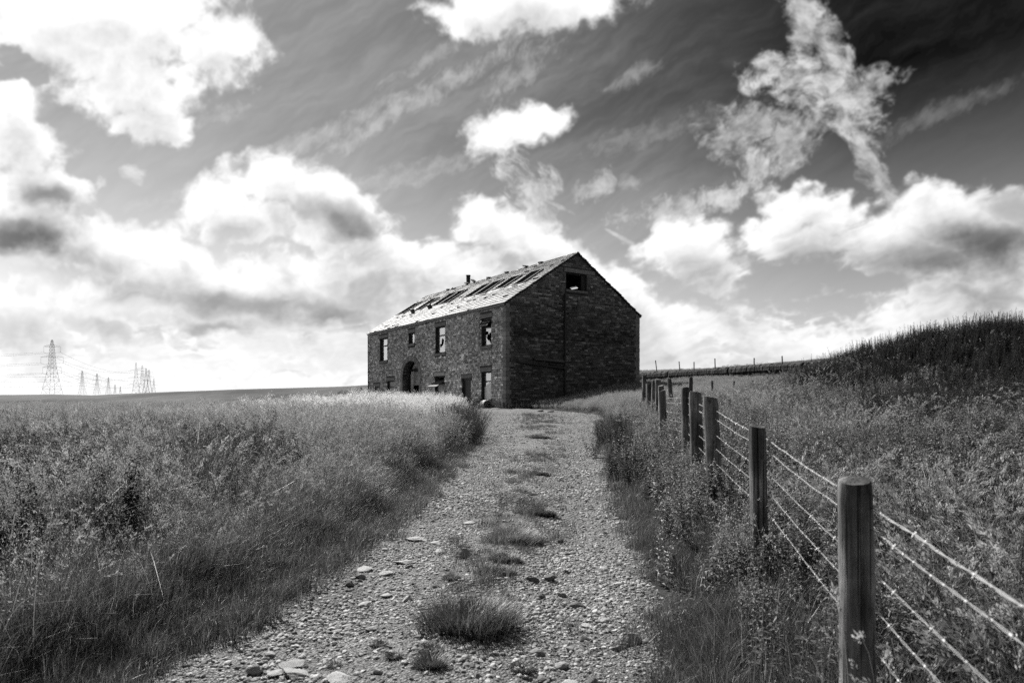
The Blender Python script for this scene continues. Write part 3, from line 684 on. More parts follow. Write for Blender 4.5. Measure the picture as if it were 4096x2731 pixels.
# battens and rafters under the slates
mb = MB()
for side in (0, 1):
    for i in range(21):
        a = .6 + i * (LEN - 1.2) / 20; mb.bar(rp(side, a, -.02, -.13), rp(side, a, SLOPE - .1, -.13), .07, .11, up=(1, 0, 0))
    for i in range(24):
        s = .1 + i * .31; segs = [(.15, LEN - .1)]
        for hh in HOLES:
            if hh[0] == side and hh[3] < s < hh[4]:
                ns = []
                for p, q in segs:
                    if hh[1] > p: ns.append((p, min(q, hh[1])))
                    if hh[2] < q: ns.append((max(p, hh[2]), q))
                segs = [x for x in ns if x[1] - x[0] > .05]
        for p, q in segs: mb.bar(rp(side, p, s, -.03), rp(side, q, s, -.03), .05, .03)
    for s in (2.4, 4.9): mb.bar(rp(side, .1, s, -.28), rp(side, LEN - .1, s, -.28), .2, .2)
for a in (5.2, 10.3, 15.4, 20.5): mb.bar((a, -.3, EAVE + .05), (a, -WID + .3, EAVE + .05), .2, .26); mb.bar((a, -WID / 2, EAVE), (a, -WID / 2, EAVE + RISE - .2), .18)
mb.build('rafter', M['wood'], roof)
# skylights: raised kerb, glass, and sashes left ajar
for i, (a0, a1, s0, s1, n) in enumerate(SKYL):
    mb = MB(); h = .17; fw = .1
    def slab(m_, x0, x1, y0, y1, n0, n1, mi=0):
        m_.hexa([rp(0, x1, y0, n0), rp(0, x0, y0, n0), rp(0, x0, y1, n0), rp(0, x1, y1, n0), rp(0, x1, y0, n1), rp(0, x0, y0, n1), rp(0, x0, y1, n1), rp(0, x1, y1, n1)], mi)
    slab(mb, a0, a0 + fw, s0, s1, -.1, h); slab(mb, a1 - fw, a1, s0, s1, -.1, h); slab(mb, a0 + fw, a1 - fw, s0, s0 + fw, -.1, h - .02); slab(mb, a0 + fw, a1 - fw, s1 - fw, s1, -.1, h + .03)
    mids = []
    if n == 2: mids = [(a0 + a1) / 2]; slab(mb, mids[0] - .09, mids[0] + .09, s0 + fw, s1 - fw, -.1, h)
    sk = mb.build('skylight', M['wood'], roof)
    cells = [(a0 + fw, (mids or [a1])[0] - (.09 if mids else fw))] + ([(mids[0] + .09, a1 - fw)] if mids else [])
    for j, (x0, x1) in enumerate(cells):
        if (i, j) in ((0, 0), (2, 1), (5, 0)): pass
        q = MB(); q.add([rp(0, x1, s0 + fw, .05), rp(0, x0, s0 + fw, .05), rp(0, x0, s1 - fw, .05), rp(0, x1, s1 - fw, .05)], [(0, 1, 2, 3)]); q.build('pane', M['roofglass'], sk)
    if i in (1, 2):                                         # a box-like sash lip sticking up at the lower far corner
        q = MB(); slab(q, a1 - .5, a1 + .05, s0 - .12, s0 + .08, .02, .42); q.build('opening_sash', M['wood'], sk)
    if i in ():
        q = MB(); x0, x1 = cells[0]; q.hexa([rp(0, x1, s0 + .1, .2), rp(0, x0, s0 + .1, .2), rp(0, x0, s1 - .2, .12), rp(0, x1, s1 - .2, .12), rp(0, x1, s0 + .1, .25), rp(0, x0, s0 + .1, .25), rp(0, x0, s1 - .2, .17), rp(0, x1, s1 - .2, .17)])
        q.build('opening_sash', M['wood'], sk)
    # rough lead dressed under the frame, its lower edge ragged
    q = MB(); xs = np.linspace(a0 - .25, a1 + .2, 12); lo = [s0 - random.uniform(.08, .34) for _ in xs]
    V = [rp(0, x, l, .085 + random.uniform(0, .03)) for x, l in zip(xs, lo)] + [rp(0, x, s0 + .02, .10) for x in xs]
    q.add(V, [(j, j + 1, 13 + j, 12 + j)[::-1] for j in range(11)], 0, .35); q.build('flashing', M['slate'], sk)
# flue on the ridge, gutters, fall pipe, moss in the gutter
mb = MB(); z = EAVE + RISE; mb.tube([(16.9, -WID / 2 - .3, z - .5), (16.9, -WID / 2 - .3, z + 1.0)], .2, 12); mb.tube([(16.9, -WID / 2 - .3, z + .95), (16.9, -WID / 2 - .3, z + 1.02)], .235, 12); mb.build('flue', M['iron'], roof)
mb = MB(); NG = 40
for i in range(NG):
    x0, x1 = -.05 + i * (LEN + .1) / NG, -.05 + (i + 1) * (LEN + .1) / NG; d = -.02 * math.sin(i * .7)
    mb.hexa([(x0, .02, EAVE - .25 + d), (x1, .02, EAVE - .25 + d), (x1, .17, EAVE - .25 + d), (x0, .17, EAVE - .25 + d), (x0, .02, EAVE - .12 + d), (x1, .02, EAVE - .12 + d), (x1, .19, EAVE - .12 + d), (x0, .19, EAVE - .12 + d)])
gut = mb.build('gutter', M['iron'], roof)
mb = MB(); mb.box(-.05, LEN + .2, -WID - .2, -WID - .03, EAVE - .22, EAVE - .1); mb.build('gutter', M['iron'], roof)
mb = MB(); mb.tube([(LEN - .1, .12, EAVE - .25), (LEN - .1, .1, 0.)], .06, 8)
for z in (1.5, 3.5, 5.5): mb.tube([(LEN - .1, .1, z), (LEN - .1, .1, z + .1)], .09, 8)
mb.build('fall_pipe', M['iron'], house)
mb = MB()
for i in range(70):
    x = random.choice([random.uniform(0, LEN), random.gauss(9.5, 1.2), random.gauss(24, .6), random.gauss(19, 1)]); 
    if not 0 < x < LEN: continue
    r = random.uniform(.04, .12); c = Vector((x, .1 - random.uniform(0, .25), EAVE - .08 + random.uniform(0, .1)))
    for j in range(7):
        d = Vector((random.gauss(0, 1), random.gauss(0, 1), abs(random.gauss(0, 1)))).normalized() * r * random.uniform(.8, 2.0); s_ = Vector((random.uniform(-.03, .03), random.uniform(-.03, .03), .02))
        mb.add([c - s_, c + s_, c + d], [(0, 1, 2)])
mb.build('moss', M['moss'], gut)['kind'] = 'stuff'
# soil pipes on the gable
mb = MB(); yb = -5.16; X = -.14
mb.tube([(X, yb, 8.55), (X, yb, -.3)], .075, 10)
for z in (.9, 2.9, 4.9, 6.9, 8.3): mb.tube([(X, yb, z), (X, yb, z + .12)], .105, 10)
sp = mb.build('soil_pipe', M['iron'], house)
def branch(pts, r):
    q = MB(); q.tube([(X, -p[0], p[1]) for p in pts], r, 8); q.tube([(X, -pts[-1][0] + .0, pts[-1][1]), (X, -pts[-1][0] - .1, pts[-1][1] - .02)], r * 1.35, 8); q.build('branch_pipe', M['iron'], sp)
branch([(2.3, 3.56), (2.45, 3.54), (5.1, 3.42)], .105); branch([(.82, 3.42), (.95, 3.3), (1.1, 3.27), (5.0, 2.98)], .085); branch([(3.7, 3.36), (3.8, 3.24), (3.95, 3.21), (5.0, 3.09)], .05)
branch([(3.84, 7.42), (5.1, 7.35)], .035); branch([(7.55, 7.38), (7.4, 7.28), (5.2, 7.14)], .035); branch([(6.38, 8.22), (6.38, 7.66), (6.3, 7.6), (5.2, 7.53)], .035); branch([(4.62, 7.76), (4.7, 7.74), (5.1, 7.7)], .06)
# alarm box and a loose cable cover on the front
mb = MB(); c = (5.88, 3.97)
prof = [(-.2, .26), (.2, .26), (.24, .1), (.14, -.26), (-.14, -.26), (-.24, .1)]
mb.add([(c[0] + p[0], .03, c[1] + p[1]) for p in prof] + [(c[0] + p[0] * .86, .17, c[1] + p[1] * .86) for p in prof], [tuple(range(6, 12))] + [(i, (i + 1) % 6, 6 + (i + 1) % 6, 6 + i) for i in range(6)])
mb.build('alarm_box', M['white'], house)
mb = MB(); mb.tube([(9.58, .06, 4.22), (9.58, .06, 3.55)], .028, 6); mb.box(9.5, 9.66, .03, .12, 4.12, 4.3); mb.box(9.5, 9.66, .03, .12, 3.5, 3.62); mb.build('cable_cover', M['white'], house)

# ================================================================== fence along the track
def wood_mat():
    m, t, out = new_mat('weathered_post')
    tc = t.node('ShaderNodeTexCoord').outputs['Object']
    oi = t.node('ShaderNodeObjectInfo').outputs['Random']
    pv = t.vm('ADD', tc, t.node('ShaderNodeCombineXYZ', [0., 0., t.m('MULTIPLY', oi, 40.0)]).outputs[0])
    g = t.noise(t.vm('MULTIPLY', pv, (38, 38, 2.2)), 1.0, 6, .65); k = t.noise(t.vm('MULTIPLY', pv, (6, 6, 3)), 1.0, 4, .6)
    v = t.m('MULTIPLY', t.rng(g, .32, .68, .07, .34), t.rng(k, .3, .7, .5, 1.3))
    ck = t.rng(t.noise(t.vm('MULTIPLY', pv, (70, 70, 1.1)), 1.0, 2, .5), .60, .64, 1.0, .25)
    v = t.m('MULTIPLY', v, ck)
    v = t.m('MULTIPLY', v, t.rng(t.noise(t.vm('MULTIPLY', pv, (3, 3, 2.0)), 1.0, 5, .65), .42, .58, .45, 1.1))
    kn = t.node('ShaderNodeTexVoronoi', {'Vector': t.vm('MULTIPLY', pv, (9, 9, 5)), 'Scale': 1.0}).outputs['Distance']
    v = t.m('MULTIPLY', v, t.rng(kn, .04, .14, .35, 1.0))
    v = t.m('MULTIPLY', v, t.node('ShaderNodeAttribute', attribute_name='tone').outputs['Fac'])
    b = t.node('ShaderNodeBsdfPrincipled', {'Base Color': t.grey(v), 'Roughness': .8, 'Specular IOR Level': .25})
    bp = t.node('ShaderNodeBump', {'Strength': .9, 'Distance': .01, 'Height': g}); t.l.new(bp.outputs[0], b.inputs['Normal'])
    t.l.new(b.outputs[0], out.inputs[0]); return m
M['post'] = wood_mat()
M['wire'] = tex_mat('galvanised_wire', .38, .15, 30, 3, .5, .4, 0, metal=.25)
def make_post(x, y, top, r, seed, lean=(0, 0), crack=None, n=26):
    rr = random.Random(seed); z0 = hz_(x, y) - .25; ht = top - z0
    mb = MB(); rows = 34; V = []
    prof = [1 + .035 * math.sin(3 * a + rr.random() * 6) + .02 * math.sin(5 * a + rr.random() * 6) for a in [2 * math.pi * k / n for k in range(n)]]
    bow = rr.uniform(-.015, .015)
    for i in range(rows + 1):
        t = i / rows; z = ht * t; cx = lean[0] * t + bow * math.sin(math.pi * t); cy = lean[1] * t
        ring = []
        for k in range(n):
            a = 2 * math.pi * k / n
            q = r * prof[k] * (1.06 - .08 * t) * (1 + .018 * mnoise.noise((math.cos(a) * 2, math.sin(a) * 2, z * 4 + seed)))
            if crack and abs(((a - crack[0] - .06 * math.sin(z * 9) + math.pi) % (2 * math.pi)) - math.pi) < 2 * math.pi / n * .55 and z > crack[1]: q *= .72
            dz = 0
            if i == rows: q *= .93; dz = .004
            if i >= rows - 1: dz += .012 * math.cos(a - seed) 
            ring.append((cx + q * math.cos(a), cy + q * math.sin(a), z + dz))
        V += ring
    Fc = [(i * n + k, i * n + (k + 1) % n, (i + 1) * n + (k + 1) % n, (i + 1) * n + k) for i in range(rows) for k in range(n)]
    mb.add(V, Fc)
    top_ring = V[rows * n:]; inner = [(p[0] * .55 + lean[0] * .45, p[1] * .55 + lean[1] * .45, p[2] + .004) for p in top_ring]; cen = (lean[0], lean[1], ht + .006)
    mb.add(top_ring + inner, [(k, (k + 1) % n, n + (k + 1) % n, n + k) for k in range(n)], 0, .8); mb.add(inner + [cen], [(k, (k + 1) % n, n) for k in range(n)], 0, .7)
    o = mb.build('fence_post', M['post']); o.location = (x, y, z0)
    for p in o.data.polygons: p.use_smooth = len(p.vertices) == 4 and p.index < rows * n
    return o
POSTS = [  # x, y, top z, radius, lean, crack, label
    (1.284, 2.56, 1.312, .060, (0, 0), None, 'thick round timber fence post nearest the camera with barbed wire behind it'),
    (1.75, 4.8, 1.445, .058, (-.03, 0), (-1.9, .35), 'round timber fence post with a long dark crack down its face'),
    (2.00, 6.7, 1.668, .072, (-.055, 0), None, 'stout pale fence post, first beyond the cracked post'),
    (2.21, 8.05, 1.735, .072, (-.05, 0), None, 'stout slanted-top fence post, second beyond the cracked post'),
    (2.51, 9.9, 1.835, .058, (0, 0), None, 'slim upright fence post, third beyond the cracked post'),
    (2.70, 11.9, 1.835, .068, (-.09, 0), None, 'leaning fence post wrapped by weeds, fourth beyond the cracked post'),
    (3.22, 14.5, 1.995, .062, (-.06, 0), None, 'narrow fence post leaning behind the weed-wrapped post'),
    (3.74, 17.5, 2.24, .075, (0, 0), None, 'tall square-topped fence post, sixth beyond the cracked post'),
    (4.15, 20.0, 2.30, .075, (.02, 0), None, 'fence post half hidden behind the tall square-topped one'),
    (4.54, 22.5, 2.26, .09, (-.03, 0), None, 'broad dark low fence post among bright grass near the barn'),
    (5.05, 25.5, 2.38, .07, (0, 0), None, 'small dark fence post second from the barn corner'),
    (5.68, 29.5, 2.85, .09, (.03, 0), None, 'tall dark fence post closest to the barn corner')]
for i, (x, y, top, r, ln, ck, lb) in enumerate(POSTS):
    o = make_post(x, y, top, r, i + 1, ln, ck); tag(o, lb, 'fence post', 'round posts of the fence beside the track')
# thin posts of the far fence, before the dry stone wall (direction k = x / y, distance, row of the top)
FAR = [(.235, 24, 378, 'leaning', -.12), (.262, 27, 377, 'pale', 0), (.293, 31, 380.5, 'low', 0), (.325, 34, 381, 'low', 0), (.352, 35, 380, 'low', 0), (.374, 36, 376, 'thin', 0), (.398, 36.5, 374, 'thin', 0), (.421, 37, 366.5, 'tall', 0), (.448, 37.5, 365, 'tall', 0), (.47, 37, 361.5, 'tall', 0)]
FL = ['leaning stake standing apart in front of the grass left of the far fence', 'pale stake beside the leaning stake', 'low stake half hidden in grass, third of the far fence from the barn', 'low stake half hidden in grass, fourth of the far fence from the barn', 'low dark stake standing below the middle of the dry stone wall', 'thin grey stake in tall pale grass below the wall', 'thin grey stake right of the tall pale grass below the wall', 'tall pale stake standing against the dark wall face', 'tall pale stake just left of the wall end', 'tall thin stake between the wall end and the bushy mound']
for i, (k, y, v, kd, ln) in enumerate(FAR):
    x = k * y; top = EYE + (H0 - v) / F * y; r = .055 if i > 1 else .08
    o = make_post(x, y, top, r, 40 + i, (ln, 0), None, 10); tag(o, FL[i], 'fence post', 'thin stakes of the far field fence')
# barbed wire: five strands
def strand(h, idx):
    idxh = h * 10
    mb = MB(); pts = []
    anchor = [(.90, .5, -.09 + h), (1.284 + .055, 2.56, h), (1.75 + .05, 4.8, h + .13), (1.98, 6.7, h + .33), (2.19, 8.05, h + .39), (2.55, 9.9, h + .48), (2.66, 11.9, h + .50), (3.22, 14.5, h + .64)]
    for a, b in zip(anchor[:-1], anchor[1:]):
        L = math.dist(a, b); n = max(6, int(L / .045))
        for i in range(n):
            t = i / n; s = -.012 * L / 2.2 * 4 * t * (1 - t) + .005 * mnoise.noise((i * .21, idxh * 3.3, 1.7))
            p = Vector(a).lerp(Vector(b), t); pts.append(p + Vector((0, 0, s)))
    rad = .0010 + (.0010 if idx == 0 else .0003 if idx == 1 else 0)
    for ph in (0, math.pi):                                    # two twisted strands
        q = []
        for i, p in enumerate(pts): q.append(p + Vector((.0028 * math.cos(i * 1.1 + ph), 0, .0028 * math.sin(i * 1.1 + ph))))
        mb.tube(q, rad, 5, cap=False)
    rr = random.Random(idx); i = 1
    while i < len(pts) - 1:
        p = pts[i]; d = (pts[i + 1] - pts[i - 1]).normalized(); up = Vector((rr.uniform(-1, 1), 0, 1)).normalized(); sd = d.cross(up)
        for k in range(2):
            v = (up * rr.choice((-1, 1)) + sd * rr.uniform(-1, 1)).normalized() * .011
            mb.tube([p - v + d * .004 * k, p + v + d * .004 * k], .0012, 4)
        mb.tube([p - d * .006, p + d * .006], .0042, 6); i += rr.choice((2, 3))
    o = mb.build('barbed_wire', M['wire']); return o
for i, (h, lb) in enumerate([(1.222, 'topmost bright strand of barbed wire along the post fence'), (1.14, 'second strand of barbed wire from the top of the post fence'), (.985, 'middle strand of barbed wire on the post fence'), (.855, 'second lowest strand of barbed wire, among weed tops'), (.715, 'lowest strand of barbed wire, mostly hidden in weeds')]):
    tag(strand(h, i), lb, 'barbed wire', 'barbed wire strands of the fence beside the track')

# ================================================================== dry stone wall on the right
M['drystone'] = tex_mat('dark_field_stone', .04, .45, 4, 5, .9, .2, .5, 20, .03, True)
wl = empty('dry_stone_wall', (17.2, 58, hz_(17.2, 58))); tag(wl, 'dark dry stone wall with a row of upright coping stones across the field', 'stone wall')
W0, W1 = np.array([13.0, 75.0]), np.array([20.9, 46.3]); WL = np.linalg.norm(W1 - W0); WD = (W1 - W0) / WL; WN = np.array([WD[1], -WD[0]])
vt = lambda t: 374.6 + (364.6 - 374.6) * np.interp(t, [0, .25, .6, .85, 1], [0, .16, .52, .92, 1.0])      # wall top as surveyed
def wtop(t): p = W0 + WD * WL * t; return EYE + (H0 - float(vt(t))) / F * p[1]
mb = MB(); rr = random.Random(4); o0 = np.array(wl.location)
def wpt(s, n, z): p = W0 + WD * s + WN * n; return (p[0] - o0[0], p[1] - o0[1], z - o0[2])
for row in range(7):
    s = 0
    while s < WL:
        l = rr.uniform(.25, .6); e = min(s + l, WL); t = (s + e) / 2 / WL; tp = wtop(t) - .28; bt = tp - 1.25; z0 = bt + row * 1.25 / 7; z1 = z0 + 1.25 / 7 - .015; wdt = .33 - .018 * row + rr.uniform(-.03, .03)
        j = lambda: rr.uniform(-.015, .015)
        mb.hexa([wpt(s + j(), -wdt, z0 + j()), wpt(e - .02 + j(), -wdt, z0 + j()), wpt(e - .02, wdt, z0), wpt(s, wdt, z0), wpt(s + j(), -wdt + .02, z1 + j()), wpt(e - .02 + j(), -wdt + .02, z1 + j()), wpt(e - .02, wdt - .02, z1), wpt(s, wdt - .02, z1)], 0, rr.uniform(.5, 1.3)); s = e
mb.build('wall_body', M['drystone'], wl)
mb = MB(); s = 0
while s < WL:
    l = rr.uniform(.16, .34); e = min(s + l, WL); t = (s + e) / 2 / WL; tp = wtop(t); hh = .28 + rr.uniform(-.06, .06); tl = rr.uniform(-.1, .12)
    if rr.random() > .03:
        n = 8; prof = [(-.3, -.3), (.3, -.3)] + [(.3 * math.cos(a), -.06 + hh * .8 * math.sin(a)) for a in np.linspace(.2, math.pi - .2, n)]
        pr = [[(p[0] * rr.uniform(.9, 1.05), p[1] + rr.uniform(-.02, .02)) for p in prof] for _ in range(2)]
        V = [wpt(s + (tl * .5), q[0], tp + q[1]) for q in pr[0]] + [wpt(e - .015 + tl * .5, q[0], tp + q[1]) for q in pr[1]]; N = len(prof)
        mb.add(V, [tuple(range(N)), tuple(range(N, 2 * N))[::-1]] + [(i, N + i, N + (i + 1) % N, (i + 1) % N) for i in range(N)], 0, rr.uniform(.5, 1.5))
    s = e
mb.build('coping', M['drystone'], wl)
# stakes along the top of the wall
for i, (u, v0, v1, ln) in enumerate([(657, 366.5, 359.8, -.5), (679.5, 368, 361, -.3), (692.5, 367, 361.5, 0), (714, 367, 358, -.1), (753, 364, 357.5, 0), (782, 362, 355.5, -.1)]):
    k = (u - 512) / F; t = np.linspace(0, 1, 400); pp = W0[None] + WD[None] * WL * t[:, None]; ti = np.argmin(abs(pp[:, 0] / pp[:, 1] - k)); p = pp[ti] + WN * -.5 * 0 + np.array([.25, .45])
    top = EYE + (H0 - v1) / F * p[1]; bot = wtop(t[ti]) - 1.0
    mb = MB(); mb.tube([(0, 0, 0), (ln * .6, 0, top - bot)], [.055, .045], 8); o = mb.build('stake', M['post']); o.location = (p[0], p[1], bot)
    tag(o, ['slanting stake behind the wall, closest to the barn', 'second slanting stake from the barn behind the wall', 'short upright stake third from the barn behind the wall', 'tallest stake rising above the middle of the wall', 'short stake above the right half of the wall', 'last stake above the wall before the mound'][i], 'stake', 'stakes behind the dry stone wall')

# ================================================================== pylons and power lines far away
M['steel'] = tex_mat('pylon_steel', .5, .1, .2, 2, .7, .3, 0)
def lattice(mb, lv, t):
    """square tapering tower: lv = [(z, half width)]"""
    for (z0, w0), (z1, w1) in zip(lv[:-1], lv[1:]):
        c0 = [(-w0, -w0, z0), (w0, -w0, z0), (w0, w0, z0), (-w0, w0, z0)]; c1 = [(-w1, -w1, z1), (w1, -w1, z1), (w1, w1, z1), (-w1, w1, z1)]
        for k in range(4):
            mb.bar(c0[k], c1[k], t * 1.5); mb.bar(c0[k], c1[(k + 1) % 4], t * .8); mb.bar(c0[(k + 1) % 4], c1[k], t * .8); mb.bar(c1[k], c1[(k + 1) % 4], t * .8)
def make_pylon(x, y, zb, h, t, rz, label, kind=0):
    o = empty('pylon', (x, y, zb), rz); tag(o, label, 'pylon', 'pylons of the power lines on the moor')
    s = h / 50
    body = MB()
    lv = [(0, 6.2), (6, 5.2), (14, 3.9), (20, 3.1), (25, 2.4), (29, 2.1), (32, 1.9), (35, 1.75), (38, 1.6), (41, 1.45), (44, 1.3), (47, .9), (50, .45)] if kind == 0 else [(0, 6.0), (8, 4.6), (15, 3.6), (22, 2.8), (28, 2.1), (34, 1.6), (40, 1.1), (45, .7), (50, .35)]
    lattice(body, [(z * s, w_ * s) for z, w_ in lv], t)
    body.build('tower', M['steel'], o)
    arms = [(44, 7.2), (34.5, 9.8), (25.5, 8.2)] if kind == 0 else [(38, 7.5), (27, 10.0), (17, 8.6)]
    for z, a in arms:
        mb = MB(); z *= s; a *= s
        for sg in (-1, 1):
            for yy in (-1.2 * s, 1.2 * s): mb.bar((0, yy, z), (sg * a, 0, z), t); mb.bar((0, yy, z + 2.0 * s), (sg * a, 0, z + .2 * s), t)
            mb.bar((sg * a * .5, -.6 * s, z), (sg * a * .5, .5 * s, z + 1.0 * s), t * .7)
        am = mb.build('crossarm', M['steel'], o)
        for sg in (-1, 1):
            mb = MB()
            if kind == 0: mb.tube([(sg * a, 0, z), (sg * a, 0, z - 4.6 * s)], t * .55, 6); mb.tube([(sg * a, 0, z - 4.4 * s), (sg * a, 0, z - 5.1 * s)], t * 1.3, 6)
            else: mb.bar((sg * a, 0, z), (sg * a, -3.5 * s, z - .6 * s), t); mb.bar((sg * a, 0, z), (sg * a, 3.5 * s, z - .6 * s), t)
            mb.build('insulator', M['steel'], am)
    return o
PYL = [(52.1, 339.5, 395.5, 627, 0, 'largest steel pylon, nearest the camera on the moor edge', .05), (136, 362.2, 395, 1050, 1, 'tall tension pylon standing foremost in the cluster on the moor', .5), (142.2, 364.8, 395, 1138, 0, 'pylon just behind the foremost one of the cluster', .5), (82.2, 370.4, 395.5, 1330, 0, 'first small pylon right of the largest pylon', .1),
       (146, 367.7, 393, 1430, 0, 'middle pylon of the cluster, standing behind two others', .4), (149, 369.2, 393, 1500, 0, 'pylon on the right side of the cluster, with wide arms', .4), (97, 373, 395, 1620, 0, 'second small pylon right of the largest pylon', .1), (108.4, 376.8, 394, 1850, 0, 'third small pylon right of the largest pylon', .1), (153.8, 378, 393, 2000, 1, 'faint low pylon at the right end of the cluster', .4),
       (115, 384, 393, 2400, 0, 'tiny faint pylon fourth right of the largest pylon', .1), (120.3, 385.6, 393, 2500, 1, 'tiny faint pylon fifth right of the largest, with wide low arms', .1)]
pyl = []
for (u, vt_, vb, Y, kd, lb, rz) in PYL:
    x = (u - 512) / F * Y; zb = EYE + (H0 - vb) / F * Y; h = (vb - vt_) / F * Y
    pyl.append((make_pylon(x, Y, zb, h, .10 + Y * .00003, rz, lb, kd), h, kd, x, Y, zb, rz))
def cable(p, q, sag, r):
    mb = MB(); n = 26; mb.tube([Vector(p).lerp(Vector(q), i / n) - Vector((0, 0, sag * 4 * (i / n) * (1 - i / n))) for i in range(n + 1)], r, 5); o = mb.build('power_cable', M['steel'])
    tag(o, 'thin dark power cable sagging between pylons', 'power cable', 'cables of the power lines'); return o
def armtip(i, lvl, sg):
    o, h, kd, x, y, zb, rz = pyl[i]; s = h / 50
    z, a = ([(44, 7.2), (34.5, 9.8), (25.5, 8.2)] if kd == 0 else [(38, 7.5), (27, 10.0), (17, 8.6)])[lvl]
    return (x + sg * a * s * math.cos(rz), y + sg * a * s * math.sin(rz), zb + (z - (5 if kd == 0 else .6)) * s)
for lvl in range(3):
    for sg in (-1, 1):
        cable(armtip(0, lvl, sg), armtip(1, lvl, sg), 9, .085)
        a = armtip(0, lvl, sg); cable(a, (a[0] - 330, a[1] - 60 + 25 * sg, a[2] - 2 + 4 * lvl), 7, .075)
        cable(armtip(3, lvl, sg), armtip(6, lvl, sg), 7, .09)
        a = armtip(3, lvl, sg); cable(a, (a[0] - 500, a[1] - 350, a[2] + 8), 9, .09)

# ================================================================== stones, bushes and odds and ends
M['rock'] = tex_mat('weathered_rock', .36, .35, 9, 6, .85, .25, .6, 40, .01, True)
def rock_mesh(seed, n=3, ang=.5):
    import bmesh
    bm = bmesh.new(); bmesh.ops.create_icosphere(bm, subdivisions=n, radius=1)
    rr = random.Random(seed); planes = [(Vector((rr.gauss(0, 1), rr.gauss(0, 1), rr.gauss(0, .7))).normalized(), rr.uniform(.42, .8)) for _ in range(12)]
    for v in bm.verts:
        c = v.co.copy()
        for nn, d in planes:
            k = c.dot(nn)
            if k > d: c -= nn * (k - d) * .92
        c *= 1 + .12 * mnoise.noise(c * 1.7 + Vector((seed * 3.1, 0, 0))) + .04 * mnoise.noise(c * 6 + Vector((seed, 5, 0)))
        v.co = c
    me = bpy.data.meshes.new('rock'); bm.to_mesh(me); bm.free()
    return me
def view_track(u, v):
    """place on the track surface seen along a surveyed direction"""
    y = 1093 / (v - (H0 - 20.5)); x = (u - 512) / F * y; return x, y
RK = [(1405, 890, 70, 45, .35, 'dark blocky stone in the right wheel rut, left one of a pair'), (1482, 876, 80, 30, .35, 'dark flat stone in the right wheel rut, right one of a pair'), (1900, 1190, 120, 60, .75, 'rounded grey stone low on the right of the track'), (1755, 1082, 80, 40, .85, 'pale angular stone near the rounded grey stone on the right'), (1620, 1008, 90, 24, .4, 'long dark stone lying below the dark pair'), (1440, 960, 60, 35, .4, 'dark lump just below the dark pair of stones'), (1550, 955, 50, 20, .6, 'small grey stone right of the dark lump'), (1530, 690, 50, 35, .35, 'dark stone beside the middle tuft of grass'),
      (1070, 775, 95, 38, .75, 'grey slab at the left foot of the middle tuft of grass'), (825, 675, 100, 22, 1.15, 'pale flat slab bedded in the left wheel rut, farthest of the slabs'), (925, 693, 70, 25, 1.15, 'pale flat slab right of the farthest slab'), (940, 733, 80, 30, 1.1, 'pale slab in the middle of the left rut slabs'), (770, 778, 115, 22, 1.1, 'long pale slab nearer the left verge'), (560, 825, 90, 26, 1.1, 'pale slab close to the left grass edge'), (680, 835, 90, 24, 1.1, 'pale slab right of the one by the grass edge'), (1085, 594, 75, 14, 1.15, 'thin pale slab far up the track'), (1265, 606, 36, 14, 1.2, 'small pale stone by the far tuft of grass'),
      (430, 1365, 160, 70, 1.2, 'big pale slab at the bottom edge of the frame'), (245, 1322, 190, 50, .85, 'long flat grey slab left of the big pale slab'), (130, 1315, 95, 45, 1.0, 'pale stone between two grey stones at bottom left'), (225, 1268, 145, 28, .9, 'thin slab above the long flat grey slab'), (22, 1312, 95, 62, .7, 'thick grey stone by the grass at bottom left'), (1700, 1385, 95, 45, .45, 'dark stone at the bottom edge of the frame'), (490, 897, 60, 32, .4, 'dark stone near the left grass edge'), (548, 862, 60, 20, .6, 'small dark flat stone above the dark stone at left'), (672, 946, 65, 26, 1.0, 'pale stone left of the big grass tuft'), (440, 1112, 55, 24, 1.0, 'small pale stone low in the left rut'), (603, 1112, 70, 40, .95, 'rounded pale stone beside the big grass tuft'), (1075, 462, 50, 12, 1.1, 'small pale slab high up the left rut'), (1580, 1365, 110, 36, 1.1, 'wide pale slab left of the dark stone at the bottom edge'), (1825, 1213, 60, 30, .55, 'small dark stone touching the rounded grey stone'), (1660, 1095, 60, 30, 1.1, 'white stone left of the pale angular stone')]
rmesh = [rock_mesh(60 + i, 4) for i in range(6)]
for q in rmesh:
    q.materials.append(M['rock'])
for i, (px, py, pw, ph, tone, lb) in enumerate(RK):
    u, v = (1000 + px / 1.238) / 4, (1600 + py / 1.238) / 4; x, y = view_track(u, v); sc = y / F / 4 / 1.238
    me = rmesh[i % 6].copy(); at = me.attributes.new('tone', 'FLOAT', 'FACE'); at.data.foreach_set('value', [tone] * len(me.polygons))
    me.polygons.foreach_set('use_smooth', [False] * len(me.polygons))
    o = link(bpy.data.objects.new('rock', me)); w_ = pw * sc * .5
    tilt = math.atan2(EYE - ztrack(y), y); hgt = max(.02, min(.6 * w_, ph * sc * .55 / max(.35, math.sin(tilt) + .45))) * (1 if tone < .8 else .55)
    o.scale = (w_ * 1.15, w_ * (.8 if tone < .9 else 1.1), hgt); o.rotation_euler = (random.uniform(-.1, .1), random.uniform(-.1, .1), random.uniform(-.5, .5))
    o.location = (x, y, float(ztop(np.array(x), np.array(y))) + hgt * (.45 if tone < .9 else .4))
    tag(o, lb, 'stone', 'larger stones lying on the track')
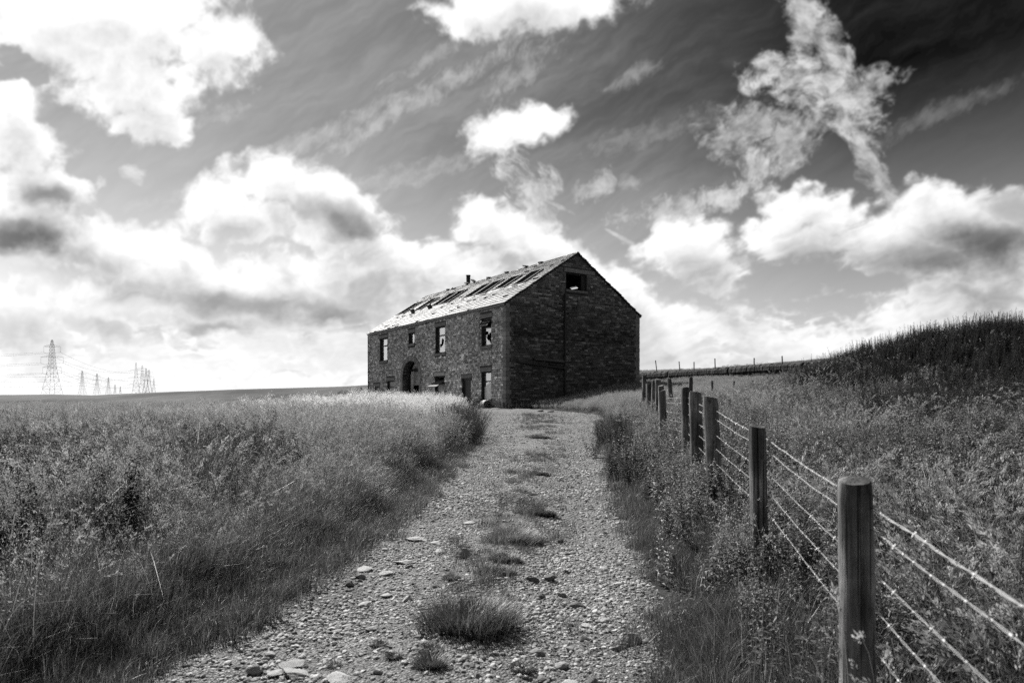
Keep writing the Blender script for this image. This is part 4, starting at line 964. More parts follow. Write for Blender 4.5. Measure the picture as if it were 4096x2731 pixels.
# old drum lying by the barn wall, pale block behind it, flat slab
mb = MB(); n = 20; R = .3
x, y = (487.6 - 512) / F * 46.6, 46.6; zz = float(ztrack(y)) + .0
outer = [[(R * k * math.cos(2 * math.pi * i / n), dy, R * k * math.sin(2 * math.pi * i / n)) for i in range(n)] for dy, k in ((0, 1), (.06, 1.04), (.1, 1), (.42, 1), (.46, 1.04), (.8, 1))]
inner = [[(R * .9 * math.cos(2 * math.pi * i / n), dy, R * .9 * math.sin(2 * math.pi * i / n)) for i in range(n)] for dy in (0, .7)]
V = [p for rg in outer + inner for p in rg]; Fc = []
for i in range(5): Fc += [(i * n + k, i * n + (k + 1) % n, (i + 1) * n + (k + 1) % n, (i + 1) * n + k) for k in range(n)]
Fc += [(6 * n + k, 7 * n + k, 7 * n + (k + 1) % n, 6 * n + (k + 1) % n) for k in range(n)] + [(k, 6 * n + k, 6 * n + (k + 1) % n, (k + 1) % n) for k in range(n)] + [tuple(7 * n + k for k in range(n)), tuple(5 * n + k for k in range(n))]
mb.add(V, Fc); drum = mb.build('drum', M['board']); drum.location = (x, y, zz + .27); drum.rotation_euler = (0, 0, .35)
tag(drum, 'old drum lying on its side with its open end out by the barn wall', 'drum')
for (u, yy, sc, tn, lb, nm) in [(486.5, 47.3, (.34, .3, .3), 1.7, 'pale rough block behind the drum at the barn wall', 'block'), (497, 45.2, (.42, .3, .05), .4, 'dark flat slab lying on the yard near the barn corner', 'slab'), (541, 40.5, (.28, .2, .07), .5, 'small dark stone on the yard before the gable', 'rock'), (551.5, 39.5, (.3, .2, .07), .5, 'dark stone right of the small one before the gable', 'rock')]:
    me = rmesh[2].copy(); at = me.attributes.new('tone', 'FLOAT', 'FACE'); at.data.foreach_set('value', [tn] * len(me.polygons))
    o = link(bpy.data.objects.new(nm, me)); x = (u - 512) / F * yy; o.location = (x, yy, float(ztrack(yy)) + sc[2] * .5); o.scale = sc; tag(o, lb, 'stone')

# ================================================================== plants
class PB:
    """plant builder: blades, leaves and flecks gathered as arrays"""
    def __init__(s, seed): s.r = random.Random(seed); s.v = []; s.f = []; s.t = []; s.m = []
    def strip(s, pts, w0, w1, tone, side=None, mi=0):
        b = len(s.v); n = len(pts)
        d = (pts[-1] - pts[0]); a = s.r.uniform(0, 2 * math.pi)
        sd = Vector((math.cos(a), math.sin(a), 0)) if side is None else side
        for i, p in enumerate(pts):
            w = w0 + (w1 - w0) * i / (n - 1)
            if i == n - 1 and w1 <= 0: s.v.append(p)
            else: s.v.append(p - sd * w / 2); s.v.append(p + sd * w / 2)
        for i in range(n - 1):
            if i == n - 2 and w1 <= 0: s.f.append((b + 2 * i, b + 2 * i + 1, b + 2 * i + 2))
            else: s.f.append((b + 2 * i, b + 2 * i + 1, b + 2 * i + 3, b + 2 * i + 2))
            s.t.append(tone); s.m.append(mi)
    def arc(s, base, h, lean, az, droop, n=4):
        """curved stem: rises h, leans, and droops toward its tip"""
        out = []; d = Vector((math.cos(az), math.sin(az), 0))
        for i in range(n + 1):
            t = i / n; out.append(base + d * (lean * t + droop * t * t * t) * h + Vector((0, 0, h * (t - droop * .55 * t ** 3))))
        return out
    def blade(s, base, h, w, lean, droop, tone, az=None, mi=0):
        az = s.r.uniform(0, 2 * math.pi) if az is None else az
        s.strip(s.arc(base, h, lean, az, droop), w, 0, tone, Vector((-math.sin(az), math.cos(az), 0)) * (1 if s.r.random() < .6 else 1) , mi)
    def fleck(s, p, l, w, d, tone, mi=0):
        b = len(s.v); d = d.normalized(); q = d.cross(Vector((s.r.gauss(0, 1), s.r.gauss(0, 1), s.r.gauss(0, 1)))).normalized() * w / 2
        s.v += [p - q * .2, p + d * l * .5 - q, p + d * l, p + d * l * .5 + q]; s.f.append((b, b + 1, b + 2, b + 3)); s.t.append(tone); s.m.append(mi)
    def leaf(s, p, d, l, w, tone, fold=.25, mi=0):
        b = len(s.v); d = d.normalized(); sd = d.cross(Vector((0, 0, 1)))
        if sd.length < .05: sd = Vector((1, 0, 0))
        sd.normalize(); up = sd.cross(d)
        mid = p + d * l * .45; tip = p + d * l - Vector((0, 0, l * .18))
        s.v += [p, mid - sd * w / 2 + up * w * fold, tip, mid + sd * w / 2 + up * w * fold, mid]
        s.f += [(b, b + 4, b + 1), (b + 1, b + 4, b + 2), (b, b + 3, b + 4), (b + 3, b + 2, b + 4)]; s.t += [tone] * 4; s.m += [mi] * 4
    def mesh(s, name, mats):
        me = bpy.data.meshes.new(name); me.from_pydata([tuple(v) for v in s.v], [], s.f)
        for m in mats: me.materials.append(m)
        me.polygons.foreach_set('material_index', s.m)
        at = me.attributes.new('tone', 'FLOAT', 'FACE'); at.data.foreach_set('value', s.t); me.update(); return me
M['grass'] = leaf_mat('green_grass', .034, .036, .45)
M['straw'] = leaf_mat('dry_grass', .11, .095, .4)
M['seed'] = leaf_mat('seed_heads', .19, .15, .3, .6)
M['pale'] = leaf_mat('pale_seed_heads', .36, .33, .25, .6)
M['palestem'] = leaf_mat('pale_stems', .22, .20, .25)
M['leaf'] = leaf_mat('weed_leaves', .048, .062, .5, .5, .22)
M['darkleaf'] = leaf_mat('dark_weed_leaves', .020, .012, .4, .6, .12)
M['rush'] = leaf_mat('rush_stems', .035, .02, .25)
GM = [M['grass'], M['straw'], M['seed']]
LM = [M['leaf'], M['straw'], M['seed']]
DM = [M['darkleaf'], M['straw'], M['seed']]
V3 = Vector
def disc(r, R): a = r.uniform(0, 6.283); q = R * math.sqrt(r.random()); return V3((q * math.cos(a), q * math.sin(a), 0))
def p_turf(seed, n=60, h=(.10, .24), R=.12, w=.006, dry=.25, lean=.45):
    p = PB(seed)
    for _ in range(n):
        b = disc(p.r, R); az = math.atan2(b.y, b.x) + p.r.gauss(0, .9)
        p.blade(b, p.r.uniform(*h), w * p.r.uniform(.6, 1.2), p.r.uniform(.05, lean), p.r.uniform(0, .5), p.r.uniform(.6, 1.3), az, 1 if p.r.random() < dry else 0)
    return p
def p_tall(seed, n=46, h=(.35, .7), R=.16, w=.006, dry=.3, lean=.3, heads=3, hh=(.6, .95), headkind=0):
    p = p_turf(seed, n, h, R, w, dry, lean)
    for _ in range(heads):
        b = disc(p.r, R); az = p.r.gauss(-.4, .9); H = p.r.uniform(*hh); st = p.arc(b, H, p.r.uniform(.05, .3), az, p.r.uniform(.05, .35), 6)
        p.strip(st, .0035, .002, p.r.uniform(.7, 1.1), None, 1)
        d = (st[-1] - st[-2]).normalized()
        if headkind == 0:                                       # soft plume, bent over
            L = p.r.uniform(.09, .16)
            for k in range(26):
                t = k / 26; c = st[-1] + d * (t * L - L * .3) - V3((0, 0, .25 * L * t * t)); o = V3((p.r.gauss(0, 1), p.r.gauss(0, 1), p.r.gauss(0, 1))) * .008 * (1 - abs(t - .4))
                p.fleck(c + o, p.r.uniform(.018, .032), .007, d + o * 60 * .5, p.r.uniform(.7, 1.25), 2)
        else:                                                   # open panicle
            for k in range(34):
                t = p.r.random(); c = st[-1] - d * t * .28; o = V3((p.r.gauss(0, 1), p.r.gauss(0, 1), p.r.gauss(0, .5))).normalized() * p.r.uniform(.01, .10) * (.35 + t * .8)
                p.fleck(c + o, p.r.uniform(.012, .026), .006, o + V3((0, 0, .02)), p.r.uniform(.7, 1.3), 2)
    return p
def p_fluff(seed, n=14, fl=60, H=(.7, 1.15), R=.3, tone=1.0, fs=1.0, green=.0):
    """airy meadow grass seen from afar: pale stems with clouds of tiny spikelets"""
    p = PB(seed)
    for _ in range(n):
        b = disc(p.r, R); h = p.r.uniform(*H); az = p.r.gauss(-.3, 1.0); st = p.arc(b, h, p.r.uniform(.05, .3), az, p.r.uniform(0, .25), 4)
        p.strip(st, .007, .004, p.r.uniform(.7, 1.1) * tone, None, 1)
        for k in range(fl):
            t = p.r.random() ** .8; c = st[-1].lerp(st[-2], t * 1.25); o = V3((p.r.gauss(0, 1), p.r.gauss(0, 1), p.r.gauss(0, .7))) * .055 * (.5 + t)
            p.fleck(c + o, p.r.uniform(.02, .045) * fs, .012 * fs, V3((p.r.gauss(0, 1), p.r.gauss(0, 1), p.r.gauss(.3, .8))), p.r.uniform(.65, 1.25) * tone, 2)
    for _ in range(16):
        p.blade(disc(p.r, R), p.r.uniform(.25, .6), .012, p.r.uniform(.1, .5), p.r.uniform(0, .5), p.r.uniform(.7, 1.2), None, 0 if p.r.random() < .5 else 1)
    return p
def p_weed(seed, stems=4, H=(.5, .95), R=.13, leafl=(.05, .105), gap=.055, droop=.15, wr=.42, flow=0.0):
    """nettle-like weed: stems with crossed pairs of toothed leaves, smaller to the tip"""
    p = PB(seed)
    for _ in range(stems):
        b = disc(p.r, R); h = p.r.uniform(*H); az = p.r.uniform(0, 6.283); n = 8; st = p.arc(b, h, p.r.uniform(0, .22), az, p.r.uniform(0, .12), n)
        p.strip(st, .008, .004, .8, None, 0); z = .06 + p.r.uniform(0, .05); k = 0
        while z < h:
            t = z / h; i = min(int(t * n), n - 1); c = st[i].lerp(st[i + 1], t * n - i); L = p.r.uniform(*leafl) * (1.15 - .75 * t ** 2)
            for q in range(2):
                a = (k % 2) * math.pi / 2 + q * math.pi + p.r.gauss(0, .35); d = V3((math.cos(a), math.sin(a), p.r.uniform(-.5, .45)))
                p.leaf(c, d, L, L * wr, p.r.uniform(.65, 1.35))
                if L > .045 and p.r.random() < .6: p.leaf(c + d * L * .3, V3((math.cos(a + .8), math.sin(a + .8), .1)), L * .6, L * .3, p.r.uniform(.65, 1.35))
            z += gap * (1.2 - .6 * t) * p.r.uniform(.8, 1.2); k += 1
        if flow:
            for k in range(int(26 * flow)):
                c = st[-1].lerp(st[-2], p.r.random() * 1.2); o = V3((p.r.gauss(0, 1), p.r.gauss(0, 1), p.r.gauss(0, 1))) * .025; p.fleck(c + o, .03, .012, o + V3((0, 0, .02)), p.r.uniform(.5, 1.0), 2)
    return p
def p_spire(seed, H=(1.0, 1.5)):
    """tall dense spire weed of the mound"""
    p = PB(seed)
    for _ in range(5):
        b = disc(p.r, .22); h = p.r.uniform(*H); st = p.arc(b, h, p.r.uniform(0, .1), p.r.uniform(0, 6.28), .03, 6); p.strip(st, .012, .005, .8, None, 0)
        z = .15
        while z < h * 1.0:
            t = z / h; i = min(int(t * 6), 5); c = st[i].lerp(st[i + 1], t * 6 - i); L = .19 * (1.05 - t * .92) * p.r.uniform(.7, 1.2)
            for q in range(4):
                a = p.r.uniform(0, 6.283); p.leaf(c, V3((math.cos(a), math.sin(a), p.r.uniform(-.3, .6))), L, L * .40, p.r.uniform(.6, 1.4))
            z += .04
    return p
def p_rush(seed, n=70, H=(.6, 1.05), R=.14):
    p = PB(seed)
    for _ in range(n):
        b = disc(p.r, R); az = math.atan2(b.y, b.x) + p.r.gauss(0, .5); h = p.r.uniform(*H); l = p.r.uniform(.05, .5); pts = p.arc(b, h, l, az, p.r.uniform(0, .15), 3)
        p.strip(pts, .006, .002, p.r.uniform(.5, 1.4)); 
        if p.r.random() < .25: p.fleck(pts[2], .04, .02, V3((p.r.gauss(0, 1), p.r.gauss(0, 1), .5)), .6)
    return p
def p_blades(seed, n=7):
    """broad arching pale leaves of dead and living coarse grass"""
    p = PB(seed)
    for _ in range(n): p.blade(disc(p.r, .12), p.r.uniform(.45, .8), p.r.uniform(.006, .011), p.r.uniform(.3, .8), p.r.uniform(.4, 1.0), p.r.uniform(.7, 1.2), None, 1)
    return p
def family(name, makers, mats):
    c = bpy.data.collections.new(name); out = []
    for i, mk in enumerate(makers):
        o = bpy.data.objects.new('%s_%02d' % (name, i), mk.mesh(name, mats)); c.objects.link(o); out.append(o)
    return c
FAM = {
 'turf': family('turf_tufts', [p_turf(100 + i) for i in range(5)], GM),
 'shag': family('shaggy_tufts', [p_turf(120 + i, 70, (.22, .42), .15, .006, .3, .5) for i in range(5)], GM),
 'tall': family('tall_tufts', [p_tall(140 + i, headkind=i % 2) for i in range(6)], GM),
 'plume': family('plume_grass', [p_tall(160 + i, 26, (.3, .6), .15, .006, .5, .4, 12, (.6, 1.0), 0) for i in range(5)], GM),
 'fluff': family('pale_meadow_grass', [p_fluff(180 + i) for i in range(6)], [M['grass'], M['palestem'], M['pale']]),
 'mid': family('mid_meadow_grass', [p_fluff(190 + i, 16, 40, (.5, 1.05), .3, .9) for i in range(5)], GM),
 'far': family('distant_grass', [p_fluff(200 + i, 22, 26, (.4, .8), .6, .8, 1.7) for i in range(4)], [M['grass'], M['straw'], M['seed']]),
 'weed': family('leafy_weeds', [p_weed(220 + i, flow=.5 * (i % 2)) for i in range(6)], LM),
 'lowweed': family('low_weeds', [p_weed(240 + i, 6, (.2, .55), .14, (.03, .06), .04) for i in range(4)], LM),
 'dark': family('dark_weeds', [p_weed(260 + i, 6, (.6, 1.1), .22, (.07, .13), .055) for i in range(5)], DM),
 'spire': family('spire_weeds', [p_spire(280 + i) for i in range(5)], DM),
 'rush': family('rushes', [p_rush(300 + i) for i in range(4)], [M['rush']]),
 'blades': family('coarse_blades', [p_blades(320 + i) for i in range(4)], GM),
}
def scatter_tree():
    """instance one of a family of plants on every point, turned and scaled by the point's own values"""
    ng = bpy.data.node_groups.new('plant_scatter', 'GeometryNodeTree')
    ng.interface.new_socket('Geometry', in_out='INPUT', socket_type='NodeSocketGeometry'); ng.interface.new_socket('Family', in_out='INPUT', socket_type='NodeSocketCollection'); ng.interface.new_socket('Geometry', in_out='OUTPUT', socket_type='NodeSocketGeometry')
    t = NT(ng); gi = t.n.new('NodeGroupInput'); go = t.n.new('NodeGroupOutput')
    ci = t.node('GeometryNodeCollectionInfo', {0: gi.outputs[1]}); ci.inputs['Separate Children'].default_value = True; ci.inputs['Reset Children'].default_value = True
    def na(nm, ty): n = t.n.new('GeometryNodeInputNamedAttribute'); n.data_type = ty; n.inputs[0].default_value = nm; return n.outputs[0]
    ip = t.n.new('GeometryNodeInstanceOnPoints'); ip.inputs['Pick Instance'].default_value = True
    t.l.new(gi.outputs[0], ip.inputs['Points']); t.l.new(ci.outputs[0], ip.inputs['Instance']); t.l.new(na('pick', 'INT'), ip.inputs['Instance Index'])
    er = t.n.new('FunctionNodeEulerToRotation'); t.l.new(na('turn', 'FLOAT_VECTOR'), er.inputs[0]); t.l.new(er.outputs[0], ip.inputs['Rotation']); t.l.new(na('size', 'FLOAT_VECTOR'), ip.inputs['Scale'])
    t.l.new(ip.outputs[0], go.inputs[0]); return ng
SCAT = scatter_tree()
def scatter(name, fam, x, y, z, sc, label, cat, lean=.12, zs=None, wind=(0.10, 0.0)):
    n = len(x)
    me = bpy.data.meshes.new(name); me.vertices.add(n); me.vertices.foreach_set('co', np.stack([x, y, z], -1).astype(np.float32).ravel())
    c = FAM[fam] if isinstance(fam, str) else fam
    a = me.attributes.new('pick', 'INT', 'POINT'); a.data.foreach_set('value', rng.integers(0, len(c.objects), n).astype(np.int32))
    rot = np.stack([rng.normal(0, lean, n) - wind[1], rng.normal(0, lean, n) + wind[0], rng.uniform(0, 6.283, n)], -1)
    a = me.attributes.new('turn', 'FLOAT_VECTOR', 'POINT'); a.data.foreach_set('vector', rot.astype(np.float32).ravel())
    zs = np.ones(n) if zs is None else zs
    S = np.stack([sc, sc, sc * zs], -1); a = me.attributes.new('size', 'FLOAT_VECTOR', 'POINT'); a.data.foreach_set('vector', S.astype(np.float32).ravel())
    o = link(bpy.data.objects.new(name, me)); md = o.modifiers.new('scatter', 'NODES'); md.node_group = SCAT
    for it in SCAT.interface.items_tree:
        if it.in_out == 'INPUT' and it.socket_type == 'NodeSocketCollection': md[it.identifier] = c
    tag(o, label, cat, kind='stuff'); return o
def sample(n, x0, x1, y0, y1, power=1.0):
    """random places, denser toward the near end when power > 1"""
    y = y0 + (y1 - y0) * rng.random(n) ** power; x = x0 + (x1 - x0) * rng.random(n); return x, y
def keep(mask, *a): return [q[mask] for q in a]
inhouse = lambda x, y: ((((x - HO[0]) * HA[0] + (y - HO[1]) * HA[1]) > -.3) & (((x - HO[0]) * HA[0] + (y - HO[1]) * HA[1]) < LEN + .3) & (((x - HO[0]) * HB[0] + (y - HO[1]) * HB[1]) > -.3) & (((x - HO[0]) * HB[0] + (y - HO[1]) * HB[1]) < WID + .3))
def view(x, y, m=1.5): return (np.abs(x) < .80 * y + m)
Dl = lambda x, y: xl(y) - x + (fbm(x, y, .7, 3, 71) - .5) * .34
Er = lambda x, y: x - xr(y) + (fbm(x, y, 1.1, 3, 72) - .5) * .7

def place(name, fam, cand, dens_f, sc, label, cat, zs=None, sink=.02, lean=.12, wind=(.10, 0.)):
    x, y = cand; p = dens_f(x, y); k = (rng.random(len(x)) < p) & view(x, y) & ~inhouse(x, y); x, y = x[k], y[k]
    z = zsurf(x, y) - sink; s = sc(x, y) if callable(sc) else rng.uniform(sc[0], sc[1], len(x))
    return scatter(name, fam, x, y, z, s, label, cat, lean, zs, wind)
S1 = lambda a, b: (lambda v: smooth01((v - a) / (b - a)))
# ---- left of the track
PTL = lambda x, y: np.clip((fbm(x, y, 2.4, 3, 91) - .45 + .12 * np.exp(-((y - 8.2) / 2.8) ** 2)) * 8, 0, 1) * np.exp(-((y - 7.8) / 4.2) ** 4) * S1(1.0, 2.2)(xl(y) - x)
HV = lambda x, y: .70 + .6 * fbm(x, y, 1.3, 3, 93)
c = sample(9000, -4, .2, 2.0, 36, 1.5)
place('edge_turf', 'turf', c, lambda x, y: np.where((Dl(x, y) > -.22) & (Dl(x, y) < .6), .9, 0), lambda x, y: rng.uniform(.5, 1.1, len(x)), 'short turf fringing the left edge of the track', 'grass')
c = sample(26000, -9.5, -.9, 1.2, 11)
place('meadow_grass', 'shag', c, lambda x, y: np.where(Dl(x, y) > -.08, .8, 0) * (1 - .6 * S1(1.2, 3)(Dl(x, y))), lambda x, y: (.45 + .7 * smooth01(Dl(x, y) / .9)) * rng.uniform(.75, 1.2, len(x)) * HV(x, y), 'shaggy green grass along the left edge of the track', 'grass')
c = sample(30000, -14, -.9, 1.0, 18)
place('meadow_grass', 'tall', c, lambda x, y: S1(.25, .9)(Dl(x, y)) * .55 * (1 - .85 * PTL(x, y)), lambda x, y: (.72 + .2 * smooth01(Dl(x, y) / 2)) * rng.uniform(.8, 1.15, len(x)) * HV(x, y), 'tall grass with seed heads in the left meadow', 'grass')
c = sample(9000, -14, -1, 1.0, 20)
place('meadow_grass', 'plume', c, lambda x, y: S1(.5, 1.3)(Dl(x, y)) * np.clip((fbm(x, y, 1.6, 3, 81) - .50) * 4, 0, .55) * (1 - .95 * PTL(x, y)), (.75, 1.15), 'feathery dry grass heads in the left meadow', 'grass')
c = sample(1500, -9, -1.2, 1.2, 9)
place('coarse_grass', 'blades', c, lambda x, y: S1(.6, 1.4)(Dl(x, y)) * .5 * S1(.3, .7)(1 - y / 14), (.8, 1.3), 'arching pale blades of coarse grass in the lower left', 'grass', lean=.25)
c = sample(5200, -13, -2.0, 3.5, 13)
place('dark_weeds', 'dark', c, lambda x, y: PTL(x, y) * .9, lambda x, y: rng.uniform(.62, .92, len(x)), 'dark leafy weeds in a band across the left meadow', 'weeds')
c = sample(1200, -14, -2.2, 3.0, 16)
place('rushes', 'rush', c, lambda x, y: S1(1.0, 2)(Dl(x, y)) * np.clip((fbm(x, y, 1.8, 2, 95) - .56) * 8, 0, .9), (.8, 1.1), 'dark spiky rushes standing in the left meadow', 'rushes')
c = sample(30000, -60, -.9, 13, 62, 1.25)
NEARB = lambda x, y: np.exp(-(np.maximum(-x - 9, 0) / 5) ** 2) * S1(15, 21)(y)
place('meadow_grass', 'mid', sample(30000, -60, -.9, 11, 62, 1.25), lambda x, y: S1(.1, .7)(Dl(x, y)) * S1(10, 17)(y) * (1 - .8 * PTL(x, y)) * (1 - .8 * NEARB(x, y)) * (.3 + .7 * np.clip((fbm(x, y, 4, 3, 101) - .3) * 2.4, 0, 1)), lambda x, y: rng.uniform(.6, .95, len(x)) * HV(x, y), 'seeding grass across the far part of the left meadow', 'grass')
place('pale_grass', 'fluff', c, lambda x, y: S1(.1, .7)(Dl(x, y)) * (.06 + .94 * NEARB(x, y)) * S1(13, 20)(y) * (.35 + .65 * np.clip((fbm(x, y, 4, 3, 101) - .3) * 2.4, 0, 1)), lambda x, y: rng.uniform(.55, .95, len(x)) * HV(x, y) * (.85 + .25 * np.exp(-((x + 4) / 5) ** 2 - ((y - 26) / 12) ** 2)), 'pale airy grass sweeping up to the barn', 'grass')
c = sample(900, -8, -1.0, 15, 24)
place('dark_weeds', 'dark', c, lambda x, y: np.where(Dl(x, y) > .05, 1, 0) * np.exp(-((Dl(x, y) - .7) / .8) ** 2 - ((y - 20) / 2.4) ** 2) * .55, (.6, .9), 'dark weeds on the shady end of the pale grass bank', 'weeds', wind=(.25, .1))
c = sample(700, -3.5, -.9, 15.5, 25)
place('rushes', 'rush', c, lambda x, y: np.where(Dl(x, y) > -.05, 1, 0) * np.exp(-((Dl(x, y) - .3) / .45) ** 2 - ((y - 20) / 2.6) ** 2) * .9, (.8, 1.15), 'dark rushes leaning over the track at the end of the pale bank', 'rushes', wind=(.3, .15))
c = sample(20000, -110, 0, 55, 150, 1.4)
place('distant_grass', 'far', c, lambda x, y: np.where(x < -.2 * y + 6, .9, 0) * np.clip((fbm(x, y * .3, 14, 3, 191) - .35) * 3, .1, 1), lambda x, y: rng.uniform(.5, .8, len(x)) * (1 + y / 300), 'distant pale pasture beyond the left meadow', 'grass')
# ---- right verge, fence line and field
PTR = lambda x, y: np.exp(-((x - 8.8 - (y - 13) * .25) / 2.4) ** 4 - ((y - 13.5) / 2.6) ** 4)  # patch where dark leaf colour stands for the shade in the hollow
c = sample(14000, .3, 6.5, 2.0, 36, 1.5)
place('edge_turf', 'turf', c, lambda x, y: np.where((Er(x, y) > -.3) & (Er(x, y) < 1.0), .95, 0) * S1(-.25, .2)(Er(x, y)), lambda x, y: rng.uniform(.45, 1.15, len(x)), 'short turf fringing the right edge of the track', 'grass')
fx = np.concatenate([np.full(9, p[0]) for p in POSTS[1:10]]) + rng.normal(0, .16, 81); fy = np.concatenate([np.full(9, p[1]) for p in POSTS[1:10]]) + rng.normal(0, .16, 81)
FX = lambda y: np.interp(y, [p[1] for p in POSTS], [p[0] for p in POSTS])
c = sample(9000, .8, 6, 3.6, 20)
place('fence_weeds', 'weed', c, lambda x, y: np.exp(-((x - FX(y) - .12) / .42) ** 2) * .6 * S1(3.6, 4.6)(y), lambda x, y: rng.uniform(.6, 1.0, len(x)) * (.75 + .3 * smooth01((y - 5) / 4)), 'tall leafy weeds crowding along the fence line', 'weeds')
scatter('fence_weeds', 'weed', fx, fy, zsurf(fx, fy) - .02, rng.uniform(.5, .85, 81), 'weeds grown up around the feet of the fence posts', 'weeds')
c = sample(16000, .4, 6.5, 1.2, 20)
place('verge_grass', 'shag', c, lambda x, y: np.where(Er(x, y) > .1, .75, 0) * (1 - S1(.8, 2.5)(Er(x, y)) * .75), lambda x, y: (.4 + .6 * smooth01(Er(x, y) / .7)) * rng.uniform(.7, 1.15, len(x)), 'grass on the verge between track and fence', 'grass')
c = sample(22000, .6, 12, 1.2, 14)
place('field_weeds', 'lowweed', c, lambda x, y: S1(.25, .7)(Er(x, y)) * np.clip(.1 + (fbm(x, y, 1.0, 3, 117) - .4) * 3, 0, .6), (.7, 1.35), 'low leafy weeds along the fence', 'weeds')
c = sample(34000, .9, 30, 1.4, 34, 1.15)
place('field_weeds', 'weed', c, lambda x, y: S1(.45, 1.2)(Er(x, y)) * np.clip(.22 + .3 * np.exp(-((Er(x, y) - 1.0) / .5) ** 2) + (fbm(x, y, 1.8, 3, 111) - .40) * 3.2, 0, .9) * (1 - .85 * PTR(x, y)) * (1 - .75 * S1(.3, .5)(mound(x, y) * 1.0)), lambda x, y: rng.uniform(.6, 1.05, len(x)) * np.where(Er(x, y) < .8, .75, 1) * (.75 + .5 * fbm(x, y, 2.5, 2, 115)), 'nettles and leafy weeds filling the field behind the fence', 'weeds')
c = sample(26000, 1.0, 30, 1.4, 36, 1.15)
place('field_grass', 'plume', c, lambda x, y: S1(.15, .9)(Er(x, y)) * np.clip(.04 + (.52 - fbm(x, y, 1.8, 3, 111)) * 2.6, 0, .6) * (1 - .8 * PTR(x, y)), lambda x, y: rng.uniform(.7, 1.05, len(x)) * (.65 + .35 * smooth01(Er(x, y) / 1.2)), 'dry grass heads among the weeds of the right field', 'grass')
c = sample(16000, 1.2, 34, 2, 40, 1.15)
place('field_grass', 'tall', c, lambda x, y: S1(.4, 1)(Er(x, y)) * (.10 + .5 * np.clip((.50 - fbm(x, y, 1.8, 3, 111)) * 4, 0, 1)) * (1 - .8 * PTR(x, y)), (.7, 1.1), 'green grass between the weeds of the right field', 'grass')
c = sample(9000, 2.2, 20, 3.5, 26)
place('dark_weeds', 'dark', c, lambda x, y: S1(.8, 1.6)(Er(x, y)) * np.clip((fbm(x, y, 1.4, 3, 145) - .56) * 6, 0, .8), (.5, .85), 'dark weeds in clumps through the right field', 'weeds')
c = sample(2600, 1.5, 5, 7, 22)
place('dark_weeds', 'dark', c, lambda x, y: np.exp(-((Er(x, y) - .45) / .4) ** 2) * np.clip((fbm(x, y, 1.5, 2, 141) - .36) * 4, 0, .9) * S1(8, 11)(y), (.45, .72), 'dark weeds crowding the far part of the verge', 'weeds')
c = sample(9000, 7, 26, 13, 31)
place('mound_weeds', 'spire', c, lambda x, y: S1(8.3, 10.2)(x - .06 * (y - 14)) * S1(14.2, 15.6)(y - np.maximum(x - 10.5, 0) * .38) * (1 - S1(27, 30)(y)) * .8, lambda x, y: rng.uniform(.7, 1.0, len(x)) * (.75 + .35 * smooth01((x - 9) / 6)), 'dense dark spire weeds covering the mound', 'weeds', wind=(.02, 0), lean=.06)
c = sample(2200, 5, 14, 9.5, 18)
place('dark_weeds', 'dark', c, lambda x, y: PTR(x, y) * .85, (.6, .95), 'weeds coloured dark for the shaded hollow below the mound', 'weeds')
c = sample(14000, 1.5, 26, 28, 62)
place('field_grass', 'mid', c, lambda x, y: S1(.0, .8)(Er(x, y)) * (.35 + .65 * np.clip((fbm(x, y, 3, 3, 151) - .35) * 3, 0, 1)) * np.where(mound(x, y) < .25, 1, 0), (.35, .6), 'seeding grass between the fence and the dry stone wall', 'grass')
c = sample(4200, -1.0, 11, 33, 56)
def gablegrass(x, y):
    return np.where((x > .1 + np.interp(y, [30, 36, 40, 44, 47, 60], [4.8, 4.6, 3.2, 1.4, .1, -1])) & (((x - HO[0]) * HA[0] + (y - HO[1]) * HA[1]) < -.1), 1, 0)
place('gable_grass', 'mid', c, gablegrass, lambda x, y: .35 + .5 * smooth01((x - 1) / 6) * rng.uniform(.7, 1.1, len(x)), 'pale grass against the foot of the gable', 'grass')
c = sample(500, -3.4, 4, 44.5, 50)
place('dark_weeds', 'dark', c, lambda x, y: np.where((np.abs((x - HO[0]) * HA[0] + (y - HO[1]) * HA[1] + .3) < .5) | (np.abs((x - HO[0]) * HB[0] + (y - HO[1]) * HB[1] + .4) < .5), .6, 0), (.3, .6), 'weeds at the foot of the barn walls', 'weeds')
c = sample(9000, 8, 130, 80, 260, 1.2)
place('distant_grass', 'far', c, lambda x, y: np.where(x > .14 * y, 1, 0) * np.clip((fbm(x, y, 16, 3, 195) - .4) * 3, 0, .8), lambda x, y: rng.uniform(.25, .45, len(x)) * (1 + y / 260), 'rough pasture on the rise behind the dry stone wall', 'grass')
# ---- the track: small turf along the raised middle, loose gravel
c = sample(24000, -2.2, 4, 2.4, 36, 1.4)
def midturf(x, y):
    T = (x - xl(y)) / (xr(y) - xl(y)); return np.exp(-((T - .52) / .13) ** 2) * np.clip((fbm(x, y, .8, 3, 161) - .49) * 5, 0, .5) + np.where((T > -.04) & (T < .05), .5, 0) + np.where(T > .88, .4, 0) * S1(.88, 1.0)(T)
x, y = c; k = rng.random(len(x)) < midturf(x, y); x, y = x[k], y[k]
scatter('track_turf', 'turf', x, y, ztop(x, y) - .015, rng.uniform(.2, .75, len(x)) * (.6 + .8 * fbm(x, y, .8, 3, 161)), 'small turf growing in the middle of the track', 'grass')
def pebbles():
    c = bpy.data.collections.new('pebbles')
    for i in range(7):
        me = rock_mesh(400 + i, 2); at = me.attributes.new('tone', 'FLOAT', 'FACE'); at.data.foreach_set('value', [1.0] * len(me.polygons)); me.materials.append(M['pebble']); me.polygons.foreach_set('use_smooth', [False] * len(me.polygons))
        for v in me.vertices: v.co.z *= .5
        c.objects.link(bpy.data.objects.new('pebble_%02d' % i, me))
    return c
